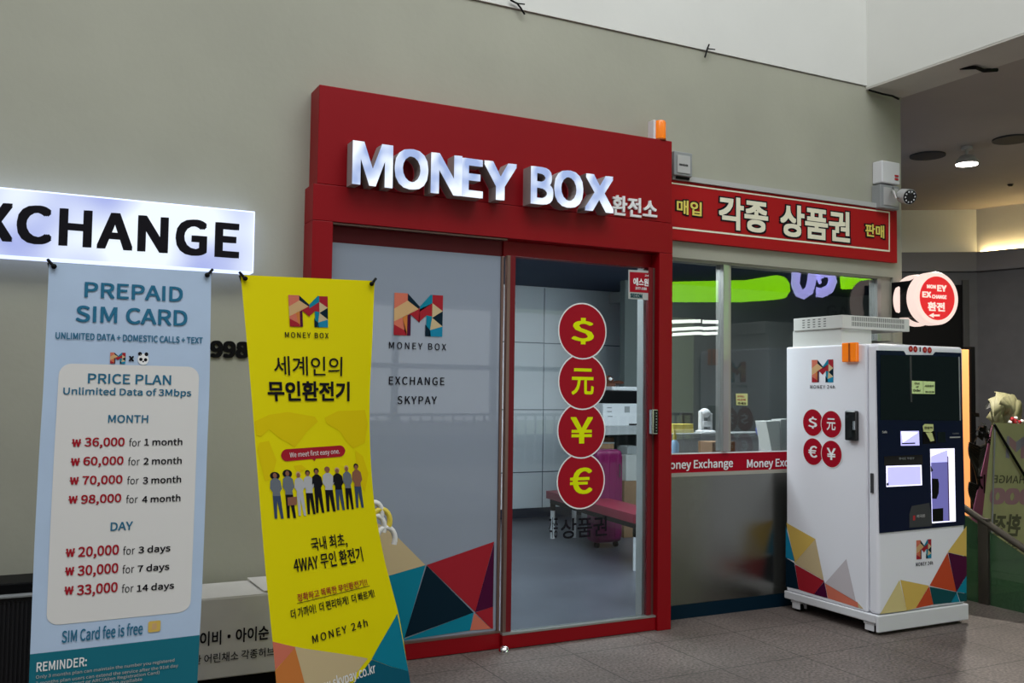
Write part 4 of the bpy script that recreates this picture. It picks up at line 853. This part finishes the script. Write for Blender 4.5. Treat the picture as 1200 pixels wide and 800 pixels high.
tag(MB().box((P3(270, 600).x, YC-.0, .60), (P3(385, 600).x, YC+.28, P3(1, 640).z), 'light_grey').build('white_box', bevel=.004), 'pale grey box below the right end of the side counter', 'box')
tag(MB().box((P3(285, 600).x, YC+.02, P3(1, 636).z), (P3(370, 600).x, YC+.22, P3(1, 578).z), 'grey_plastic').build('small_device', bevel=.004), 'small grey device on the pale grey box', 'device')
tag(MB().box((P3(270, 600).x-.02, YC, .013), (P3(385, 600).x+.05, YC+.3, .598), 'cardboard').build('storage_box', bevel=.004), 'brown box on the shop floor under the pale grey box', 'box')
# wall box at the corner of the back wall
q = MB(); a = PY(716, 343, 9.9); b = PY(737, 357, 9.9); q.box((a.x, 9.7, b.z), (b.x, 9.95, a.z), 'light_grey')
tag(q.build('wall_projector', bevel=.01), 'white wall unit near the ceiling behind the red security sticker', 'wall unit')
# service desk behind the window
ds = empty('service_desk', (5, 6.2, 0), 'grey service desk with raised rear shelf behind the window', 'desk')
MB().box((4.02, 5.30, .94), (6.05, 5.6, .97), 'desk_grey').build('front_top', ds, bevel=.004)
MB().box((4.02, 5.32, .02), (6.05, 5.35, .94), 'desk_grey').build('front_panel', ds)
YD = 5.85
zr = PY(820, 512, YD).z
MB().box((4.3, YD, .02), (6.6, YD+.03, zr), 'desk_grey').build('rear_panel', ds)
MB().box((4.28, YD-.03, zr), (6.6, YD+.19, zr+.03), 'grey_plastic').build('rear_shelf', ds, bevel=.004)
def pd_(x, y, Y): return PY(820+x/8, 440+y/8, Y)
def pc_(x, y, Y): return PY(770+x/5.712, 420+y/5.714, Y)
# window sill items
a = pc_(370, 560, 5.36); b = pc_(523, 560, 5.36); q = MB().box((a.x, 5.36, .971), (b.x, 5.52, pc_(440, 558, 5.36).z), 'cardboard')
for xx in (375, 415): c_ = pc_(xx, 578, 5.36); q.lathe((c_.x, 5.3595, c_.z), [(.006, 0), (.006, .003)], 'black', 12, axis=(0, -1, 0))
tag(q.build('cardboard_box', bevel=.003), 'low brown cardboard box on the counter inside the window', 'box')
bt = empty('glue_bottle', pc_(115, 640, 5.36), 'clear bottle with yellow nozzle beside the red jamb inside the window', 'bottle')
c_ = pc_(118, 600, 5.38); h0 = .971; hz = pc_(118, 540, 5.38).z; MB().lathe((c_.x, 5.38, h0), [(.028, 0), (.03, .01), (.03, hz-h0-.03), (.014, hz-h0-.005)], 'sky_blue').build('body', bt, smooth=True)
MB().lathe((c_.x, 5.38, hz-.008), [(.014, 0), (.014, .03), (.006, .05), (.004, pc_(110, 470, 5.38).z-hz)], 'glue_yellow').build('nozzle', bt, smooth=True)
def dish(x, y, Y, rx, m_, name, lab, cat, z=.971):
    c_ = pc_(x, y, Y); tag(MB().lathe((c_.x, Y, z), [(rx*.6, 0), (rx*.95, .012), (rx, .02), (rx*.9, .021), (rx*.5, .01)], m_, 28).build(name, smooth=True), lab, cat)
dish(270, 628, 5.50, .11, 'white_plastic', 'shallow_dish', 'white shallow dish left of the cardboard box inside the window', 'dish')
dish(680, 625, 5.42, .055, 'white_plastic', 'shallow_dish', 'small white dish beside the paper stand inside the window', 'dish')
pa = empty('paper_stand', pc_(800, 630, 5.42), 'white paper stand leaning at the right end of the window counter', 'paper stand')
def quad3(pts, Y): return [pc_(x, y, Y) for x, y in pts]
zfix = lambda P_: [Vector((p.x, p.y, max(p.z, .972))) for p in P_]
MB().prism(zfix(quad3([(730, 420), (825, 418), (825, 632), (770, 630)], 5.40)), (0, .12, 0), 'paper').build('paper_block', pa, bevel=.003)
MB().prism(zfix(quad3([(828, 408), (900, 405), (900, 632), (828, 632)], 5.39)), (0, .10, 0), 'light_grey').build('side_block', pa, bevel=.003)
q = MB(); g_ = PlaneY(5.389)
for k_ in range(4): x_ = 834+k_*6; q.poly(g_, [(770+x_/5.712, 420+(450+k_*8)/5.714), (770+(x_+2)/5.712, 420+(450+k_*8)/5.714), (770+(x_+2)/5.712, 420+(600-k_*10)/5.714), (770+x_/5.712, 420+(600-k_*10)/5.714)], 'grey_plastic', .0015)
q.build('printed_lines', pa)
c_ = pc_(712, 430, 5.62); q = MB(); q.ball((c_.x, 5.66, 1.25), .04, 'plush_blue', 14, (.9, .8, 1.3)); q.lathe((c_.x, 5.66, .971), [(.03, 0), (.03, .01), (.008, .02), (.008, .24)], 'white_plastic')
tag(q.build('blue_pouch', smooth=True), 'small blue pouch on a short stand behind the paper stand', 'pouch')
dv = empty('desk_camera', pc_(325, 495, 5.95), 'white desk document camera on the rear shelf inside the window', 'document camera')
c_ = pc_(325, 490, 5.93); zb = zr+.03
MB().lathe((c_.x, 5.93, zb), [(.08, 0), (.08, .012), (.06, .02)], 'white_plastic').build('base', dv, smooth=True)
MB().box((c_.x-.06, 5.91, zb+.015), (c_.x-.03, 5.95, pc_(1, 350, 5.93).z), 'white_plastic').box((c_.x+.03, 5.91, zb+.015), (c_.x+.055, 5.95, pc_(1, 365, 5.93).z), 'white_plastic').build('column', dv, bevel=.006)
MB().box((c_.x-.045, 5.90, pc_(1, 440, 5.93).z-.02), (c_.x+.03, 5.96, pc_(1, 420, 5.93).z), 'white_plastic').build('cradle', dv, bevel=.006)
MB().ball((c_.x-.01, 5.93, pc_(1, 365, 5.93).z), .05, 'white_plastic', 16, (1, .8, .75)).build('head', dv, smooth=True)
a = pc_(105, 460, 5.9); b = pc_(243, 460, 5.9); tag(MB().box((a.x, 5.9, zb), (b.x, 5.99, pc_(1, 440, 5.9).z), 'glue_yellow').box((a.x, 5.895, zb), (b.x, 5.9, zb+.03), 'pale_gold').build('yellow_box', bevel=.006), 'yellow box on the rear shelf near the red jamb', 'box')
q = MB(); c_ = pc_(350, 512, 5.86); q.box((pc_(285, 0, 5.86).x, 5.825, zb), (pc_(440, 0, 5.86).x, 5.85, zb+.010), 'white_plastic'); tag(q.build('keyboard', bevel=.003), 'thin white keyboard on the rear shelf', 'keyboard')
# monitor and column seen inside
mo = empty('monitor', pc_(200, 440, 6.3), 'dark monitor on the rear shelf behind the yellow box', 'monitor')
a = pc_(165, 360, 6.0); b = pc_(245, 430, 6.0); MB().box((a.x, 6.0, b.z), (b.x, 6.025, a.z), 'dark_grey').build('screen', mo, bevel=.004); MB().box(((a.x+b.x)/2-.015, 6.005, zb), ((a.x+b.x)/2+.015, 6.02, b.z), 'dark_grey').build('neck', mo)
# small note taped inside the glass
pn = PlaneY(5.243); q = MB(); q.poly(pn, [pc_n for pc_n in [(862, 461), (875.8, 461), (875.8, 475), (862.5, 474.5)]], 'note_yellow', .003)
q.text(pn, '문의는', 863.5, 872, 463, 465.5, 'dot_red', .0045, .01); q.text(pn, '이곳에', 863.5, 873, 467, 469.5, 'dot_red', .0045, .01); q.text(pn, '주세요', 864, 874, 471, 474, 'ink', .0045, .02)
tag(q.build('sticky_note'), 'small pale yellow handwritten note taped to the service window', 'note')
# faint lettering on the dark partition
pp = PlaneY(8.798); q = MB(); q.text(pp, 'GALLERY', 968, 1052, 360, 374, 'int_col', .004, .01)
tag(q.build('partition_lettering'), 'grey GALLERY lettering on the dark partition behind the service window', 'lettering')

# ================================================================== STAIR HEAD, RAILING, FAR BANNERS
RX = 6.36
rl = empty('stair_railing', (RX, 4.5, 0), 'metal handrail with green glass panel at the stair head', 'railing')
ha = PX(1133, 597, RX); hb = PX(1205, 646, RX); dr = hb-ha
MB().tube([ha-dr*.5, ha, hb, hb+dr*1.6], .026, 'steel_dark', 12).build('handrail', rl, smooth=True)
pa_, pb_ = PX(1148, 660, RX), PX(1160, 660, RX)
MB().box((RX-.02, pb_.y, -.0), (RX+.02, pa_.y, PX(1154, 607, RX).z), 'steel_dark').build('post', rl, bevel=.003)
def gp(y0_, y1_, zt0, zt1, n_='glass_panel'):
    MB().prism([(RX-.005, y0_, -.02), (RX-.005, y1_, -.02 if y1_ > 4 else -.55), (RX-.005, y1_, zt1), (RX-.005, y0_, zt0)], (.01, 0, 0), 'rail_glass').build(n_, rl)
slp = (hb.z-ha.z)/(hb.y-ha.y); zat = lambda y: ha.z+slp*(y-ha.y)-.05
gp(ha.y+.25, pa_.y+.005, zat(ha.y+.25), zat(pa_.y)); gp(pb_.y-.005, 3.2, zat(pb_.y), zat(3.2))
# steps down beyond the railing
q = MB()
for i in range(9): q.box((RX+.04, 4.55-.28*(i+1), -.17*(i+1)-.16), (8.0, 4.55-.28*i, -.17*(i+1)), 'granite_floor')
tag(q.build('stair_flight'), kind='structure')
# pale banner seen from behind
fb = empty('standing_banner', (8.3, 5.8, 0), 'pale yellow banner seen from behind beyond the handrail', 'banner')
def c6b(x, y): return (1120+x/2.667, 440+y/2.667)
def c4b(x, y): return (1130+x/5.714, 460+y/5.714)
YB = 5.8; tp = PY(1163.5, 495, YB); bt_ = PY(1146, 640, YB)
tabC = [(495, 1163.5, 1262, .04), (600, 1151.8, 1250, .02), (680, 1143, 1241, 0), (710, 1140, 1238, -.01)]
Cc = Cloth([(yc, PY(xl, yc, YB), PY(xr, yc+s*98, YB)) for yc, xl, xr, s in tabC], .0)
Cc.sheet(MB(), 'pale_banner', 8, 20).build('banner_sheet', fb, smooth=True)
g = MB()
mlogo_mats = None
for pts, m_ in (([(285, 290), (300, 290), (300, 440), (275, 435)], 'faint_lilac'), ([(300, 290), (345, 330), (345, 400), (300, 350)], 'faint_pink'), ([(345, 330), (400, 290), (400, 350), (345, 400)], 'faint_lilac'), ([(380, 300), (420, 290), (420, 440), (375, 440)], 'faint_pink')):
    g.poly(Cc, [c4b(*p) for p in pts], m_, .003)
g.text(Cc, 'EXCHANGE', c4b(190, 0)[0], c4b(520, 0)[0], c4b(0, 555)[1], c4b(0, 608)[1], 'faint_ink', .003, .01, 'inter', flip=True)
g.text(Cc, '8000', c4b(168, 0)[0], c4b(560, 0)[0], c4b(0, 640)[1], c4b(0, 750)[1], 'faint_pink', .003, .06, 'inter', flip=True)
g.text(Cc, '환전', 1162, 1196, 602, 628, 'faint_ink', .003, .03, flip=True)
g.text(Cc, '무인환전', 1160, 1192, 634, 648, 'faint_ink', .003, .01, flip=True)
g.build('printed_lettering', fb)
MB().tube([PY(1165, 497, YB-.03), PY(1250, 640, YB-.03)], .012, 'black', 8).tube([PY(1166, 500, YB-.01), PY(1160, 707, YB-.01)], .008, 'grey_plastic', 8).build('pole', fb, smooth=True)
# pink ribbon of a wreath behind
q = MB(); YR_ = 5.98
for m_, pts in (('pink_cloth', [(1163, 498), (1172, 498), (1150, 620), (1138, 640), (1140, 600)]),):
    q.prism([PY(x, y, YR_) for x, y in pts], (0, .006, 0), m_)
pr3 = PlaneY(YR_); q.text(pr3, '축', 1155, 1161, 511, 521, 'ink', .004, .02); q.text(pr3, '지', 1143.5, 1154, 556, 578, 'ink', .004, .02)
tag(q.build('ribbon_banner'), 'pink lettered ribbon hanging at the left of the pale far banner', 'ribbon')
wr = empty('flower_wreath', PY(1178, 500, 6.1), 'khaki ribbon bow with red flowers above the far pale banner', 'wreath')
q = MB(); c0_ = PY(1176, 488, 6.05); random.seed(3)
def petal(mb, c, dx, dz, w_, m_):
    P_ = []; n_ = 10
    for i in range(n_+1):
        t = i/n_; ww = w_*math.sin(math.pi*min(1, .15+t*.85))+.02
        cx_, cz_ = c.x+dx*t, c.z+dz*t
        P_.append((Vector((cx_-dz*ww*2, c.y-.06*math.sin(math.pi*t), cz_+dx*ww*2)), Vector((cx_+dz*ww*2, c.y+.03-.06*math.sin(math.pi*t), cz_-dx*ww*2))))
    vs = [v for pr in P_ for v in pr]; mb.add(vs, [(2*i, 2*i+2, 2*i+3, 2*i+1) for i in range(n_)], m_)
for dx, dz in ((-.20, .16), (-.22, -.02), (-.10, .24), (.08, .22), (.24, .10), (.26, -.06), (-.16, -.16), (.14, .2)): petal(q, c0_, dx, dz, .35, 'khaki')
q.build('bow', wr, smooth=True, solid=.006)
q = MB()
for i in range(14): a = random.random()*6.28; rr = random.random()*.09; q.ball((c0_.x+.08+rr*1.3*math.cos(a), c0_.y-.07, c0_.z-.05+rr*.7*math.sin(a)), .022, 'dot_red' if i % 3 else 'white_print', 8)
q.build('red_flowers', wr, smooth=True)
q = MB()
for i in range(6): q.ball((c0_.x+.30+.05*math.cos(i), c0_.y-.02, c0_.z-.10+.05*math.sin(i*1.3)), .035, 'faint_pink', 8)
q.build('pink_flowers', wr, smooth=True)
q = MB(); bz_ = PY(1178, 540, 6.15)
for sx_ in (-.25, .3): q.tube([(c0_.x, 6.12, c0_.z-.05), (c0_.x+sx_, 6.15, .01)], .015, 'umb_brown', 8)
q.build('easel', wr)
# dark leaves round the wreath
fo = MB(); random.seed(11)
for i in range(60):
    a = random.uniform(0, 6.28); r_ = random.uniform(.15, .34); cx_ = c0_.x+.14+r_*math.cos(a)*.9; cz_ = c0_.z-.12+r_*math.sin(a)*.6; t = random.uniform(0, 6.28)
    fo.add([(cx_, 6.25, cz_), (cx_+.06*math.cos(t), 6.22, cz_+.06*math.sin(t)), (cx_+.12*math.cos(t+.3), 6.26, cz_+.12*math.sin(t+.3)), (cx_+.05*math.cos(t+.7), 6.27, cz_+.05*math.sin(t+.7))], [(0, 1, 2, 3)], 'leaf')
fo.build('foliage', wr)
# palm with fronds of dark needles
pm = empty('potted_palm', PY(1140, 640, 6.35), 'dark spiky palm fronds against the warm lit panel right of the kiosk', 'plant')
for ya, yb, n_ in ((524, 568, 14), (570, 612, 14)):
    q = MB(); arc_ = [PY(1148-3*math.sin(math.pi*i/12*.9), ya+(yb-ya)*i/12, 6.35) for i in range(13)]; q.tube(arc_, .008, 'leaf', 6)
    for i in range(n_):
        t = i/(n_-1); k_ = t*12; b = arc_[min(12, int(k_))].lerp(arc_[min(12, int(k_)+1)], k_-int(k_)); an = R(165-50*t)
        q.tube([b, b+Vector((.19*math.cos(an), -.02, .19*math.sin(an)))], [.016, .009], 'leaf', 5)
        q.tube([b, b+Vector((.13*math.cos(R(20)+.8*t), -.01, .13*math.sin(R(20)+.8*t)))], [.015, .007], 'leaf', 5)
    q.build('frond', pm)
tk = PY(1150, 600, 6.35); MB().tube([(tk.x, 6.35, .3), (tk.x, 6.35, tk.z+.25)], .03, 'leaf', 8).build('trunk', pm); MB().lathe((tk.x, 6.35, 0), [(.14, 0), (.18, .3), (.17, .3)], 'dark_grey').build('pot', pm, smooth=True)
# warm lit panel
a = PY(1125, 409, 6.6); b = PY(1137.5, 600, 6.6)
wp = empty('lit_panel', (a.x, 6.6, 0), 'narrow warm orange lit panel right of the kiosk', 'light panel')
MB().box((a.x-.06, 6.6, .02), (b.x, 6.64, a.z), 'warm_lit').build('lit_sheet', wp, bevel=.004)
MB().box((b.x, 6.58, 0), (b.x+.07, 6.68, a.z+.03), 'black').build('post', wp)

# ================================================================== OPPOSITE SIDE (seen reflected)
YO = -6.8; YV = 2*5.248-YO
def pv(x, y, Yreal=YO): p = PY(x, y, 2*5.248-Yreal); return Vector((p.x, Yreal, p.z))
fo = MB()
XA, XB = pv(780, 400).x, pv(866, 400).x; ZA = pv(820, 372).z
for a, b in (((-20, YO-.3, 0), (3, YO, 5.2)), ((3, YO-.3, 3.2), (11, YO, 5.2)), ((3, YO-.3, 0), (3.3, YO, 3.2)), ((11, YO-.3, 0), (XA-.6, YO, 5.2)), ((XB, YO-.3, 0), (30, YO, 6.2)), ((XA-.6, YO-.3, ZA), (XB, YO, 6.2)), ((3, YO-.3, 0), (XA, YO, .6))): fo.box(a, b, 'facade_dark')
tag(fo.build('wall_opposite'), kind='structure')
tag(MB().box((XA-.6, YO-7, .0), (XB+4, YO-6.8, 4), 'shop_back').box((XA-.7, YO-7, 0), (XA-.6, YO-.3, 4), 'shop_back').build('wall_opposite_shop'), kind='structure')
q = MB()
for px0, px1, y0, y1, dY in ((786, 820, 377, 376, 2.0), (824, 866, 377, 377.5, 2.0), (786, 822, 386, 384, 3.4), (824, 866, 385, 383, 3.4), (786, 822, 392, 390, 4.8), (824, 866, 391, 389, 4.8)):
    a = pv(px0, y0, YO-dY); b = pv(px1, y1, YO-dY); o = MB().tube([a, b], .045, 'tube', 8).build('tube_lamp'); tag(o, 'fluorescent tube of the opposite shop reflected in the service window', 'lamp', 'reflected tube lamps')
tag(MB().box((4.2, YO-.2, .9), (10.4, YO-.15, 3.1), 'win_bright').build('window_2'), kind='structure')
w2 = MB()
for x in (4.2, 6.2, 8.3, 10.3): w2.box((x, YO-.15, .9), (x+.1, YO+.0, 3.1), 'grey_plastic')
w2.box((4.2, YO-.15, 1.9), (10.4, YO-.02, 2.0), 'grey_plastic')
tag(w2.build('trim_5'), kind='structure')
# railing in front of the window opposite
q = MB()
q.box((3, YO+1.9, 1.05), (12, YO+1.95, 1.1), 'light_grey')
for i in range(46): q.box((3+i*.2, YO+1.91, .0), (3.03+i*.2, YO+1.94, 1.05), 'light_grey')
tag(q.build('guard_rail'), 'pale guard rail of the opposite walkway reflected in the doors', 'railing')
gs = MB()
def pvq(pts, m_, mb, th=.15): mb.prism([pv(x, y) for x, y in pts], (0, th, 0), m_)
pvq([(770, 331), (869, 329), (905, 323), (914, 325), (920, 332), (921, 341), (916, 349), (909, 351), (869, 354), (770, 354)], 'green_sign', gs)
tag(gs.build('green_sign_band'), 'lime green lit sign band reflected in the service window', 'sign')
cu = MB(); arc = [(932, 320), (931, 333), (935, 343), (941, 345), (947, 341), (950, 331), (951, 319)]
cu.tube([pv(x, y) for x, y in arc], .125, 'cu_white', 10)
arc = [(957, 323), (965, 319), (973, 321), (975, 330), (971, 339), (963, 343), (956, 342)]
cu.tube([pv(x, y) for x, y in arc], .125, 'cu_white', 10); cu.tube([pv(957, 323)+Vector((0, 0, 0)), pv(961, 332)], .05, 'cu_white', 10)
tag(cu.build('letter_sign', smooth=True), 'two pale violet lit sign letters reflected in the service window', 'sign')
g2 = MB(); pvq([(984, 320), (1004, 320), (1005, 338), (990, 339), (985, 338)], 'green_sign', g2); pvq([(1007, 320), (1030, 322), (1030, 336), (1008, 337)], 'green_sign', g2)
g2.tube([pv(1000, 323), pv(994, 324), pv(994, 329), pv(1000, 330), pv(1000, 323)], .04, 'ink', 8).tube([pv(1012, 322), pv(1018, 324), pv(1022, 321)], .035, 'ink', 8)
tag(g2.build('green_sign_box'), 'two small lime green lit sign boxes reflected in the service window', 'sign')
